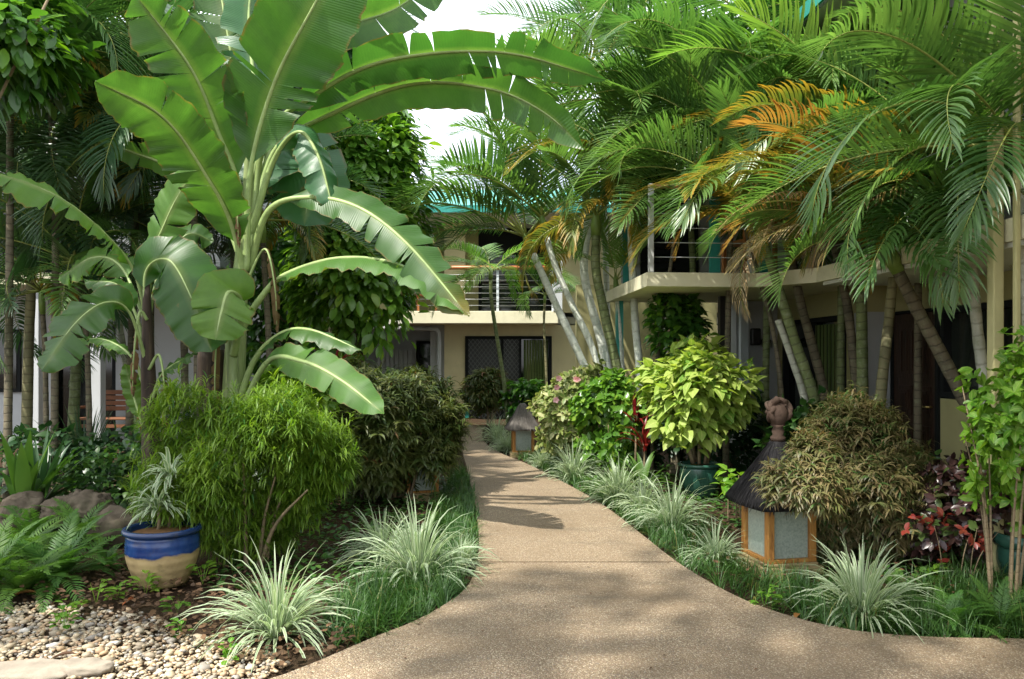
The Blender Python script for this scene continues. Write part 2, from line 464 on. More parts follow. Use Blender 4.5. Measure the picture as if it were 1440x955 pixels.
M['carved'] = plain('carved_stone', (.065, .042, .03), .85, .2, .35, 14, 60, .6, ((.05, .05, .03), .6))
def potblue():
    s = NT('blue_cream_glaze'); lv = s.lv()
    nz = s.noise(7, 3)
    z = s.math('ADD', lv[2], s.math('MULTIPLY', s.math('SUBTRACT', nz, .5), .07))
    ring = s.math('SINE', s.math('MULTIPLY', lv[2], 110))
    cream = s.mix(s.rng(s.noise(12, 5), .4, .7), (.42, .31, .15), (.30, .22, .10))
    blue = s.mix(s.rng(s.noise(9, 4), .35, .65), (.006, .026, .12), (.02, .06, .20))
    col = s.mix(s.rng(z, .225, .240), cream, blue)
    col = s.mix(s.rng(z, .345, .36), col, (.012, .03, .09))
    col = s.mix(s.rng(s.noise(6, 7, .75), .56, .72, 0, .55), col, (.09, .075, .04))
    return s.out(s.bsdf(col, s.rng(z, .21, .24, .6, .22), .5, s.bump(ring, .25, .004)).outputs[0])
M['potblue'] = potblue()
M['potgreen'] = plain('green_glaze', (.022, .075, .052), .25, .5, .35, 5, 30, .15, ((.10, .12, .07), .3))
M['potsoil'] = plain('potting_soil', (.16, .09, .04), .95, .1, .4, 20, 60, .8)
M['rock'] = plain('garden_rock', (.105, .085, .062), .95, .1, .5, 5, 25, .9, ((.07, .08, .04), .6))
M['paver'] = plain('flagstone', (.27, .23, .18), .85, .2, .25, 6, 40, .5, ((.12, .12, .08), .5))
def soilmat():
    s = NT('soil')
    n1 = s.noise(2.5, 5); n2 = s.noise(38, 8, .75)
    col = s.mix(s.rng(n2, .35, .7), (.030, .018, .012), (.115, .070, .042))
    col = s.mix(s.rng(n1, .45, .65, 0, .5), col, (.05, .045, .02))
    return s.out(s.bsdf(col, .95, .1, s.bump(n2, 1.0, .04)).outputs[0])
M['soil'] = soilmat()
def pathmat():
    s = NT('exposed_aggregate')
    vo = s.n('ShaderNodeTexVoronoi'); vo.inputs['Scale'].default_value = 135; s.l(s.obj(), vo.inputs['Vector'])
    sp = s.n('ShaderNodeSeparateXYZ'); s.l(vo.outputs['Color'], sp.inputs[0])
    r = sp.outputs[0]
    cr = s.n('ShaderNodeValToRGB'); s.l(r, cr.inputs[0])
    e = cr.color_ramp; e.interpolation = 'CONSTANT'
    cols = [(0, (.195, .145, .09)), (.18, (.285, .22, .14)), (.36, (.16, .115, .075)), (.50, (.33, .26, .172)), (.66, (.26, .18, .125)), (.80, (.45, .38, .27)), (.92, (.17, .145, .12))]
    e.elements[0].position = 0; e.elements[0].color = (*cols[0][1], 1)
    e.elements[1].position = cols[1][0]; e.elements[1].color = (*cols[1][1], 1)
    for p, c in cols[2:]:
        k = e.elements.new(p); k.color = (*c, 1)
    grout = s.rng(vo.outputs['Distance'], .45, .75)
    col = s.mix(grout, cr.outputs[0], (.17, .125, .075))
    st = s.noise(1.1, 6, .6)
    col = s.mix(s.rng(st, .42, .66, 0, .55), col, (.15, .105, .06))
    mp = s.n('ShaderNodeMapping'); s.l(s.obj(), mp.inputs[0]); mp.inputs['Scale'].default_value = (.6, 2.2, 1)
    col = s.mix(s.rng(s.noise(1.4, 7, .7, mp.outputs[0]), .54, .70, 0, .5), col, (.10, .085, .06))
    col = s.mix(s.rng(s.noise(4.5, 6, .7), .60, .72, 0, .35), col, (.11, .085, .05))
    ve = s.math('MULTIPLY', vo.outputs['Distance'], -1)
    return s.out(s.bsdf(col, .72, .35, s.bump(ve, .7, .006)).outputs[0])
M['path'] = pathmat()
def pebmat():
    s = NT('pebbles'); lv = s.lv()
    cr = s.n('ShaderNodeValToRGB'); s.l(lv[0], cr.inputs[0])
    e = cr.color_ramp; e.interpolation = 'CONSTANT'
    cols = [(0, (.46, .37, .24)), (.22, (.32, .26, .18)), (.40, (.56, .48, .34)), (.55, (.40, .28, .16)), (.70, (.27, .24, .20)), (.82, (.40, .27, .16)), (.93, (.56, .53, .46))]
    e.elements[0].color = (*cols[0][1], 1); e.elements[1].position = .22; e.elements[1].color = (*cols[1][1], 1)
    for p, c in cols[2:]:
        k = e.elements.new(p); k.color = (*c, 1)
    col = s.mix(s.rng(s.noise(60, 4), .4, .7, 0, .4), cr.outputs[0], (.18, .15, .11))
    return s.out(s.bsdf(col, .6, .35).outputs[0])
M['pebble'] = pebmat()
# ================================================================== SETTING
def inpoly(x, y, poly):
    x = np.asarray(x); y = np.asarray(y); r = np.zeros(x.shape, bool)
    n = len(poly)
    for i in range(n):
        x1, y1 = poly[i]; x2, y2 = poly[(i + 1) % n]
        c = ((y1 > y) != (y2 > y)) & (x < (x2 - x1) * (y - y1) / (y2 - y1 + 1e-12) + x1)
        r ^= c
    return r
left_px = [(648, 606), (649, 620), (651, 640), (657, 662), (665, 700), (672, 740), (673, 785), (660, 828), (628, 856), (582, 882), (522, 906), (457, 935), (400, 958)]
right_px = [(678, 606), (680, 622), (700, 638), (742, 656), (800, 686), (850, 716), (900, 755), (960, 802), (1040, 848), (1120, 877), (1200, 895), (1300, 904), (1440, 907)]
def smoothline(pp):
    c = catmull([tuple(G(*p)) for p in pp], 60)
    return [(a[0], a[1]) for a in c]
Lp = smoothline(left_px)[::-1]; Rp = smoothline(right_px)
path_poly = [(-1.9, 3.2), (-2.4, 2.4), (-2.6, 0.5)] 
path_poly = [(-2.6, -3), (-2.5, 1.2), (-2.0, 3.0)] + Lp + [(-1.15, 17.6), (-.6, 17.6)] + Rp + [(4.2, 4.25), (7, 3.9), (7, -3)]
# ground sheet (large, gentle relief outside the path)
gx = np.concatenate([np.linspace(-120, -12, 12)[:-1], np.linspace(-12, 12, 121), np.linspace(12, 120, 12)[1:]])
gy = np.concatenate([np.linspace(-60, -4, 8)[:-1], np.linspace(-4, 24, 141), np.linspace(24, 180, 12)[1:]])
XX, YY = np.meshgrid(gx, gy)
def relief(x, y):
    return (np.sin(x * 2.1 + y * 1.3) * np.cos(y * 1.7 - x * .6) + np.sin(x * 4.3 + 1) * np.sin(y * 5.1)) * .012 - .025
Z = relief(XX, YY)
mb = MB()
nx = len(gx); ny = len(gy)
I = (np.arange(ny - 1)[:, None] * nx + np.arange(nx - 1)[None, :])
mb.add(np.stack([XX, YY, Z], -1).reshape(-1, 3), np.stack([I, I + 1, I + nx + 1, I + nx], -1).reshape(-1, 4))
g = mb.obj('ground', M['soil']); g['kind'] = 'structure'
bm = bmesh.new()
vs = [bm.verts.new((x, y, .035)) for x, y in path_poly]
f = bm.faces.new(vs)
ext = bmesh.ops.extrude_face_region(bm, geom=[f])
for v in [e for e in ext['geom'] if isinstance(e, bmesh.types.BMVert)]: v.co.z = -.1
bmesh.ops.recalc_face_normals(bm, faces=bm.faces)
bmesh.ops.triangulate(bm, faces=[q for q in bm.faces if len(q.verts) > 4])
me = bpy.data.meshes.new('path'); bm.to_mesh(me); bm.free(); me.materials.append(M['path'])
po = link('path', me); po['kind'] = 'structure'
jl = MB()
for (a, b) in (((673, 797), (958, 797)),):
    A = G(*a); B = G(*b); box(jl, A.x, B.x, A.y - .004, A.y + .004, .0355, .0375)
jo = jl.obj('path_joint', M['soil'], smooth=False); jo['kind'] = 'structure'
# gravel bed
def scatter_poly(poly, n):
    xs = [p[0] for p in poly]; ys = [p[1] for p in poly]
    x = rg.uniform(min(xs), max(xs), n * 3); y = rg.uniform(min(ys), max(ys), n * 3)
    k = inpoly(x, y, poly)
    return x[k][:n], y[k][:n]
bm = bmesh.new(); bmesh.ops.create_icosphere(bm, subdivisions=1, radius=1)
ico_v = np.array([v.co[:] for v in bm.verts]); ico_t = np.array([[v.index for v in q.verts] for q in bm.faces]); bm.free()
grav_poly = [(-4.6, 2.6), (-1.75, 2.6), (-1.35, 3.55), (-1.15, 4.05), (-1.32, 4.25), (-1.9, 4.55), (-2.35, 4.95), (-3.1, 5.1), (-4.6, 5.1)]
def pebbles(n, sx=.0125):
    mb = MB()
    x, y = scatter_poly(grav_poly, n)
    fade = np.clip(1.9 * (4.95 - .25 * (x + 2.3) - y) + .35, 0, 1)
    keep = (rg.random(len(x)) < fade) & ~inpoly(x, y, path_poly)
    x = x[keep]; y = y[keep]; k = len(x)
    S = sx * rg.lognormal(0, .38, k)
    sc = np.stack([S * rg.uniform(.9, 1.5, k), S * rg.uniform(.8, 1.1, k), S * rg.uniform(.45, .7, k)], 1)
    V = ico_v[None] * (1 + rg.normal(0, .08, (k, len(ico_v), 1)))
    V = V * sc[:, None, :]
    th = rg.uniform(0, 2 * PI, k); tl = rg.normal(0, .3, k)
    c, s_ = np.cos(th), np.sin(th)
    X = V[..., 0] * c[:, None] - V[..., 1] * s_[:, None]; Y = V[..., 0] * s_[:, None] + V[..., 1] * c[:, None]
    Zz = V[..., 2] + X * tl[:, None] * .5
    X += x[:, None]; Y += y[:, None]; Zz += (relief(x, y) + rg.uniform(.0, .028, k))[:, None]
    V = np.stack([X, Y, Zz], -1).reshape(-1, 3)
    T = (ico_t[None] + (np.arange(k) * len(ico_v))[:, None, None]).reshape(-1, 3)
    L = np.zeros((k, len(ico_v), 3)); L[..., 0] = rg.random(k)[:, None]
    mb.add(V, None, T, L.reshape(-1, 3))
    return mb
o = pebbles(17000, .0118).obj('gravel', M['pebble'])
tag(o, 'loose cream and tan pebbles spread at the bottom left corner', 'gravel', kind='stuff')
# flagstones in the gravel
def blob(name, c, r, sx, sy, sz, mat, label, cat, seed, group=None, flat=None, sub=4, rough=.18):
    bm = bmesh.new(); bmesh.ops.create_icosphere(bm, subdivisions=sub, radius=1)
    rn = random.Random(seed)
    ks = [(Vector((rn.uniform(-3, 3), rn.uniform(-3, 3), rn.uniform(-3, 3))), rn.uniform(0, 6)) for _ in range(9)]
    from mathutils import noise as mn
    for v in bm.verts:
        q = v.co.copy()
        a = (mn.ridged_multi_fractal(q * 1.4 + Vector((seed, 0, 0)), .8, 2.1, 5, 1.0, 2.0) - 1.0) * rough * .35 + mn.cell(q * 3.1 + Vector((seed, 3, 0))) * rough * .25 + .5 * sum(math.sin(q.dot(k) * (1 + i * .35) + ph) / (1 + i * .45) for i, (k, ph) in enumerate(ks)) * rough * .6
        v.co = q * (1 + a)
        v.co.x *= sx; v.co.y *= sy; v.co.z *= sz
        if flat is not None: v.co.z = min(v.co.z, flat + .004 * math.sin(q.x * 9) )
    me = bpy.data.meshes.new(name); bm.to_mesh(me); bm.free()
    for p in me.polygons: p.use_smooth = True
    me.materials.append(mat)
    o = link(name, me, None, c)
    return tag(o, label, cat, group)
a = G(30, 945); blob('stepping_stone', (a.x, a.y, 0), 1, .24, .12, .05, M['paver'], 'flat brown stepping stone in the gravel at the bottom left corner', 'stepping stone', 3, 'flat stones in the gravel', .03)
a = G(118, 940); blob('stepping_stone', (a.x, a.y, 0), 1, .15, .08, .05, M['paver'], 'smaller flat grey stone in the gravel right of the corner stone', 'stepping stone', 8, 'flat stones in the gravel', .035)
a = G(28, 722); blob('rock', P(28, 728, 7.2), 1, .22, .22, .20, M['rock'], 'rounded brown rock at the left edge behind the ferns', 'rock', 5, 'rocks behind the ferns', rough=.3, sub=5)
blob('rock', P(112, 722, 6.9), 1, .24, .22, .17, M['rock'], 'sunlit jagged brown rock behind the ferns', 'rock', 12, 'rocks behind the ferns', rough=.42, sub=5)
blob('rock', P(160, 748, 6.7), 1, .2, .2, .2, M['rock'], 'dark shaded rock left of the blue pot', 'rock', 22, 'rocks behind the ferns', rough=.3)
# ================================================================== BUILDINGS
def rotz(v, a):
    return (v[0] * math.cos(a) - v[1] * math.sin(a), v[0] * math.sin(a) + v[1] * math.cos(a))
# ---- right wing. local: x=0 facade (negative towards the path), y = along
RA = math.atan(54 / 1100)
rb = empty('apartment_building', 'cream two storey apartment wing on the right with dark carved door and deep balcony slab', 'building', (4.5, 0, 0), RA, 'buildings around the garden')
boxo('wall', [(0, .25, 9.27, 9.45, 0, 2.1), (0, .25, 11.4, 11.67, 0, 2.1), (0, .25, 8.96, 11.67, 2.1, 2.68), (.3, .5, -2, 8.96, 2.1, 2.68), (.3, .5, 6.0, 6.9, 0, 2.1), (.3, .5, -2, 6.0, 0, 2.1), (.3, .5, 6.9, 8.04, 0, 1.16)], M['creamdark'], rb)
boxo('return_wall', [(0.003, 1.0, 8.96, 9.27, 0, 2.1)], M['greywall'], rb)
boxo('return_wall', [(-.62, .0, 11.60, 11.9, 0, 2.9)], M['greywall'], rb)
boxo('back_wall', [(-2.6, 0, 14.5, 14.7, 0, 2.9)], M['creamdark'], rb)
boxo('upper_wall', [(0, .2, -2, 4.6, 2.68, 5.3), (0, .2, 5.6, 7.2, 2.68, 5.3), (0, .2, 8.4, 11.67, 2.68, 5.3), (0, .2, 4.6, 5.6, 4.7, 5.3), (0, .2, 7.2, 8.4, 4.7, 5.3), (-2.3, 0, 11.6, 11.8, 2.68, 5.2)], M['greywall'], rb)
sb = MB(); prism(sb, [(-2.50, 9.15), (-1.20, 9.2), (-.75, 8.6), (-.75, -2), (.5, -2), (.5, 11.9), (-2.50, 11.9)], 2.40, 2.56)
sb.obj('balcony_slab', M['slab'], rb, smooth=False)
sb = MB(); prism(sb, [(-.72, 8.5), (-.72, -2), (.3, -2), (.3, 8.5)], 2.36, 2.397)
sb.obj('soffit', M['soffit'], rb, smooth=False)
boxo('column', [(-.84, -.762, 5.55, 5.63, 0, 5.2)], M['creamdark'], rb, .01)  # cream column in the darkened render, its shade is in the colour
boxo('column', [(-.80, -.762, 5.38, 5.42, 0, 5.2)], M['creamdark'], rb, .01)
boxo('column', [(-.62, -.50, 11.4, 11.5, 0, 2.4)], M['whitepost'], rb, .01)
boxo('post', [(-1.18, -1.10, 10.6, 10.7, 0, 2.4)], M['lampdark'], rb)
boxo('post', [(-1.5, -1.40, 11.6, 11.7, 0, 2.4)], M['lampdark'], rb)
boxo('post', [(-2.40, -2.3, 11.6, 11.7, 0, 2.4)], M['teal'], rb)
def framebox(y0, y1, z0, z1, x=-.01, t=.06, mull=()):
    b = [(x, x + .08, y0, y0 + t, z0, z1), (x, x + .08, y1 - t, y1, z0, z1), (x, x + .08, y0 + t, y1 - t, z1 - t, z1), (x, x + .08, y0 + t, y1 - t, z0, z0 + t)]
    for m in mull: b.append((x, x + .078, m - t / 2, m + t / 2, z0 + t, z1 - t))
    return b
wi = boxo('window', framebox(9.46, 11.39, .05, 2.095, mull=(10.45,)), M['darkframe'], rb)
boxo('pane', [(.072, .09, 9.48, 11.37, .08, 2.06)], M['glass'], wi)
cu = MB()
for i in range(16):
    y0 = 9.62 + i * .052; V = (.050 if i % 2 else .060)
    box(cu, V, V + .003, y0, y0 + .045, .12, 2.0)
cu.obj('curtain', M['curtain'], wi, smooth=False)
d = boxo('door', [(.30, .36, 8.10, 8.93, .02, 2.06)], M['doorwood'], rb)
pn = MB()
for (y0, y1, z0, z1) in ((8.2, 8.83, 1.35, 1.95), (8.2, 8.48, .95, 1.27), (8.55, 8.83, .95, 1.27), (8.2, 8.83, .2, .85)):
    for e, x in ((0, .285), (.05, .272)):
        box(pn, x, .30, y0 + e, y1 - e, z0 + e, z1 - e)
    for k in range(5): box(pn, .262, .28, y0 + .08 + k * (y1 - y0 - .2) / 4.0, y0 + .12 + k * (y1 - y0 - .2) / 4.0, z0 + .08, z1 - .08)
pn.obj('carved_panel', M['doorwood'], d, smooth=False)
hb = MB(); tube(hb, [(.29, 8.17, 1.06), (.24, 8.17, 1.06)], [.012, .012]); tube(hb, [(.24, 8.17, 1.06), (.24, 8.25, 1.06)], [.012, .012])
hb.obj('handle', M['brass'], d)
boxo('door_frame', [(.27, .4, 8.04, 8.09, 0, 2.095), (.27, .4, 8.94, 8.955, 0, 2.095), (.27, .4, 8.09, 8.94, 2.07, 2.095)], M['darkframe'], rb)
wi = boxo('window', framebox(6.91, 8.03, 1.17, 2.095, .29), M['darkframe'], rb)
boxo('pane', [(.372, .39, 6.93, 8.01, 1.19, 2.06)], M['glass'], wi)
for (y0, y1) in ((4.6, 5.6), (7.2, 8.4)):
    wi = boxo('window', framebox(y0, y1, 2.7, 4.69, .02), M['darkframe'], rb)
    boxo('pane', [(.102, .12, y0 + .02, y1 - .02, 2.72, 4.66)], M['glass'], wi)
wi = boxo('window', [(-2.05, -1.2, 11.55, 11.597, 2.75, 4.4)], M['darkframe'], rb)
lv_ = MB()
for k in range(14): box(lv_, -1.98, -1.55, 11.50, 11.545, 2.85 + k * .10, 2.87 + k * .10)
lv_.obj('louvre', M['glass'], wi, smooth=False)
boxo('shutter', [(-2.32, -2.2, 11.52, 11.56, 2.6, 4.4)], M['teal'], rb)
boxo('shutter', [(-1.62, -1.50, 9.6, 9.66, 2.57, 4.2)], M['teal'], rb)
boxo('shutter', [(-1.10, -.98, 9.30, 9.36, 2.57, 4.2)], M['teal'], rb)
boxo('balcony_post', [(-1.27, -1.19, 9.25, 9.32, 2.57, 3.6)], M['greywall'], rb, .005)
boxo('balcony_post', [(-2.46, -2.40, 9.22, 9.28, 2.57, 3.6)], M['greywall'], rb, .005)
rl = MB()
for z in (2.75, 2.92, 3.09, 3.26, 3.43): tube(rl, [(-2.42, 9.26, z), (-1.23, 9.29, z), (-.72, 8.62, z), (-.70, 5.6, z), (-.72, -1.5, z)], .006, 6)
rl.obj('railing_wires', M['wire'], rb)
rl = MB(); tube(rl, [(-2.42, 9.26, 3.58), (-1.23, 9.29, 3.58), (-.72, 8.62, 3.58), (-.70, 5.6, 3.58), (-.72, -1.5, 3.58)], .03, 8)
rl.obj('handrail', M['rail'], rb)
rf = MB()
for y in np.arange(-2, 12.4, .2):
    rf.add([(-1.1, y, 5.2), (-1.1, y + .1, 5.235), (-1.1, y + .2, 5.2), (4.5, y + .2, 7.0), (4.5, y + .1, 7.035), (4.5, y, 7.0)], [(0, 1, 4, 5), (1, 2, 3, 4)])
rf.obj('roof', M['roof'], rb, smooth=False)
boxo('fascia', [(-1.12, -1.095, -2, 12.4, 5.05, 5.2)], M['teal'], rb)
boxo('interior_wall', [(4.2, 4.4, -2, 12, 0, 5.2), (.51, 4.19, 11.9, 12.0, 0, 5.2), (.51, 4.19, -2, -1.9, 0, 5.2)], M['greywall'], rb)
boxo('ceiling', [(.51, 4.19, -1.89, 11.89, 2.42, 2.56), (-1.0, 4.19, -1.89, 11.89, 5.1, 5.18)], M['soffit'], rb)
# wall lamp (fixed to the return wall)
wl = boxo('wall_lamp', [(-.42, -.28, 11.50, 11.598, 1.75, 2.0)], M['lampdark'], rb, .02)
lm = MB(); lathe(lm, [(.0, .0), (.05, .0), (.075, .09), (.08, .10), (.03, .14), (0, .14)], 16, (-.22, 11.48, 1.72)); lm.obj('lamp_head', M['lampdark'], wl)
pl = boxo('number_plate', [(-.012, -.001, 11.45, 11.6, 1.42, 1.52)], M['brass'], rb)
# ---- back building
bb = empty('apartment_building', 'sunlit cream building at the end of the path with sliding door, balcony and teal roof', 'building', (0, 20, 0), 0, 'buildings around the garden')
boxo('wall', [(-1.73, -1.20, 0, .3, 0, 5.0), (1.02, 6.4, 0, .3, 0, 2.38), (-1.2, 1.02, 0, .3, 2.10, 2.38), (1.12, 6.4, 0, .3, 2.7, 5.0)], M['cream'], bb)
boxo('back_wall', [(-7.5, -2.6, 1.2, 1.4, 0, 2.38), (-2.0, -1.73, 1.2, 1.4, 0, 2.38), (-2.6, -2.0, 1.2, 1.4, 0, .9), (-2.6, -2.0, 1.2, 1.4, 2.0, 2.38), (-2.1, -1.74, .1, 1.19, 0, 2.38)], M['greywall'], bb)
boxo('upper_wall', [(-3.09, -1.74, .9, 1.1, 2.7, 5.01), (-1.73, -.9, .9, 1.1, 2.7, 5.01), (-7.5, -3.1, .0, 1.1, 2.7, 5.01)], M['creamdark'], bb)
boxo('balcony_slab', [(-2.65, 1.12, -1.0, 1.4, 2.38, 2.68)], M['slab'], bb, .01)
boxo('soffit', [(-7.5, -2.66, -.6, 1.4, 2.38, 2.5)], M['soffit'], bb)
boxo('interior_wall', [(-7.5, 6.5, 4.2, 4.35, 0, 6.6), (6.41, 6.5, .31, 4.19, 0, 5.2), (-7.5, -7.4, .31, 4.19, 0, 5.2)], M['greywall'], bb)
boxo('ceiling', [(-7.39, 6.4, 1.41, 4.19, 2.42, 2.6), (1.2, 6.4, .31, 1.40, 2.42, 2.6), (-7.5, 6.4, -1.38, 4.19, 5.02, 5.12)], M['soffit'], bb)
boxo('pier', [(1.0, 1.22, -1.02, -.7, 2.69, 3.9)], M['whitewall'], bb)
dr = boxo('sliding_door', [(-1.199, -1.12, -.03, .05, 0, 2.095), (.94, 1.015, -.03, .05, 0, 2.095), (-1.12, .94, -.03, .05, 2.02, 2.095), (-.28, -.22, -.028, .05, 0, 2.02), (.18, .24, -.026, .05, 0, 2.02)], M['darkframe'], bb)
boxo('mesh_panel', [(-1.13, -.27, .06, .075, -.01, 2.04)], M['mesh'], dr)
boxo('mesh_panel', [(-.23, .20, .055, .07, -.01, 2.04)], M['mesh'], dr)
boxo('pane', [(.22, .96, .08, .095, -.01, 2.04)], M['glass'], dr)
cu = MB()
for i in range(9): box(cu, .3 + i * .07, .36 + i * .07, .06 + (i % 2) * .006, .065 + (i % 2) * .006, .05, 2.0)
cu.obj('curtain', M['curtain'], dr, smooth=False)
boxo('door_jamb', [(-1.199, -1.10, -.06, -.031, 0, 1.0)], M['teal'], bb)
wi = boxo('window', [(-2.56, -2.50, 1.1, 1.18, .95, 1.98), (-2.1, -2.04, 1.1, 1.18, .95, 1.98), (-2.5, -2.1, 1.1, 1.18, 1.92, 1.98), (-2.5, -2.1, 1.1, 1.18, .95, 1.0)], M['darkframe'], bb)
boxo('pane', [(-2.52, -2.08, 1.19, 1.21, .98, 1.94)], M['glass'], wi)
wi = boxo('window', [(-.9, 1.1, .95, 1.0, 2.7, 2.8), (-.9, 1.1, .95, 1.0, 4.3, 5.01), (-.9, -.82, .95, 1.0, 2.8, 4.3), (.1, .18, .95, 1.0, 2.8, 4.3)], M['darkframe'], bb)
boxo('pane', [(-.85, 1.1, 1.003, 1.02, 2.78, 4.32)], M['glass'], wi)
lv_ = MB()
for k in range(12): box(lv_, -.8, .1, .93, .985, 2.9 + k * .12, 2.915 + k * .12)
lv_.obj('louvre', M['greywall'], wi, smooth=False)
wi = boxo('window', [(-2.35, -2.1, .84, .898, 3.5, 4.4)], M['darkframe'], bb)
pp = MB(); tube(pp, catmull([(-4.2, -.55, 2.30), (-3.0, -.55, 2.28), (-1.95, -.5, 2.26), (-1.84, -.45, 2.15), (-1.83, -.4, 1.2), (-1.83, -.4, 0.0)], 30), .055, 10)
pp.obj('drain_pipe', M['greywall'], bb)
rl = MB()
for z in (2.82, 2.97, 3.12, 3.27, 3.42, 3.57): tube(rl, [(-2.62, -.95, z), (1.1, -.95, z)], .006, 5)
rl.obj('railing_wires', M['wire'], bb)
rl = MB(); tube(rl, [(-2.64, -.95, 3.74), (1.1, -.95, 3.74)], .05, 8); rl.obj('handrail', M['rail'], bb)
for x in (-2.60, -.35, 1.0): boxo('railing_post', [(x - .03, x + .03, -.93, -.87, 2.685, 3.72)], M['teal'] if x < -2 else M['whitepost'], bb, .005)
rf = MB()
for x in np.arange(-7.5, 6.5, .2):
    rf.add([(x, -1.4, 5.15), (x + .1, -1.4, 5.19), (x + .2, -1.4, 5.15), (x + .2, 4.4, 6.75), (x + .1, 4.4, 6.79), (x, 4.4, 6.75)], [(0, 1, 4, 5), (1, 2, 3, 4)])
rf.obj('roof', M['roof'], bb, smooth=False)
boxo('fascia', [(-7.5, 6.5, -1.43, -1.403, 5.0, 5.17)], M['teal'], bb)
boxo('side_fence', [(-3.6 + k * .12, -3.5 + k * .12, .8, .83, 0, 1.75) for k in range(8)], M['greywall'], bb)
def chair(loc, rz, label):
    c = empty('balcony_chair', label, 'chair', loc, rz, 'wooden chairs on the balconies')
    boxo('seat', [(-.24, .24, -.24, .24, .42, .46)], M['rail'], c, .01)
    boxo('backrest', [(-.22, .22, .21, .24, .55 + k * .13, .60 + k * .13) for k in range(4)], M['rail'], c, .005)
    for x in (-.22, .22):
        boxo('leg', [(x - .022, x + .022, -.24, -.196, 0, .42)], M['rail'], c)
        boxo('leg', [(x - .022, x + .022, .20, .244, 0, 1.05)], M['rail'], c)
        boxo('armrest', [(x - .03, x + .03, -.24, .2, .64, .67)], M['rail'], c)
    return c
chair((-2.15, 19.7, 2.68), R(10), 'orange wooden chair behind the railing at the left of the far balcony')
chair((3.0, 9.9, 2.58), R(200), 'brown wooden chair on the balcony above the lime bush')
# ---- left building
lb = empty('apartment_building', 'shaded white building at the left edge behind the palms', 'building', (-8, 15, 0), 0, 'buildings around the garden')
boxo('wall', [(-6, -.8, 0, .3, 0, 6), (.4, 2.4, 0, .3, 0, 3.0), (-.8, .4, 0, .3, 2.2, 6), (.4, 2.4, 0, .3, 3.0, 6)], M['whitewall'], lb)
boxo('balcony_slab', [(-5, 1.9, -1.6, -.005, 2.82, 3.02)], M['slab'], lb)
for x in (-1.25, -.35, .72): boxo('column', [(x, x + .18, -1.5, -1.32, 0, 2.8)], M['whitewall'], lb, .01)
boxo('wing_wall', [(-2.5, 1.30, -6.1, -5.8, 0, 5.5)], M['whitewall'], lb)
dr = boxo('doorway', [(-.79, -.72, .02, .1, 0, 2.19), (.32, .39, .02, .1, 0, 2.19), (-.72, .32, .02, .1, 2.12, 2.19)], M['darkframe'], lb)
boxo('pane', [(-.74, .34, .11, .13, 0, 2.15)], M['glass'], dr)
wi = boxo('window', [(-2.4, -1.4, -.05, -.004, .9, 2.1)], M['darkframe'], lb)
boxo('pane', [(-2.33, -1.47, -.06, -.051, .97, 2.03)], M['glass'], wi)
wi = boxo('window', [(-1.8, .3, -.05, -.004, 3.2, 4.6)], M['darkframe'], lb)
boxo('louvre', [(-1.75, .25, -.10, -.06, 3.3 + k * .11, 3.33 + k * .11) for k in range(12)], M['glass'], wi)
rl = MB()
for k in range(40): tube(rl, [(-5 + k * .17, -1.55, 3.02), (-5 + k * .17, -1.55, 3.9)], .012, 5)
rl.obj('railing', M['darkframe'], lb)
boxo('interior_wall', [(-6, 2.4, 3.6, 3.8, 0, 6), (2.3, 2.4, .31, 3.59, 0, 6)], M['greywall'], lb)
boxo('roof', [(-6, 2.9, -2, 4, 6.0, 6.2)], M['roof'], lb)
# bench
b = P(163, 580, 14.3)
bn = empty('garden_bench', 'brown slatted wooden bench against the shaded white wall', 'bench', (b.x, b.y, 0), 0)
boxo('backrest', [(-.65, .65, .2, .225, .58 + k * .10, .66 + k * .10) for k in range(4)], M['bench'], bn, .006)
boxo('seat', [(-.65, .65, -.25 + k * .11, -.16 + k * .11, .44, .47) for k in range(4)], M['bench'], bn, .006)
for x in (-.6, .56):
    boxo('leg', [(x, x + .06, -.25, -.19, -.02, .44)], M['bench'], bn); boxo('leg', [(x, x + .06, .226, .28, -.02, .98)], M['bench'], bn)
    boxo('armrest', [(x - .01, x + .07, -.25, .2, .64, .68)], M['bench'], bn)
boxo('stretcher', [(-.54, .56, -.22, -.20, .30, .36)], M['bench'], bn)
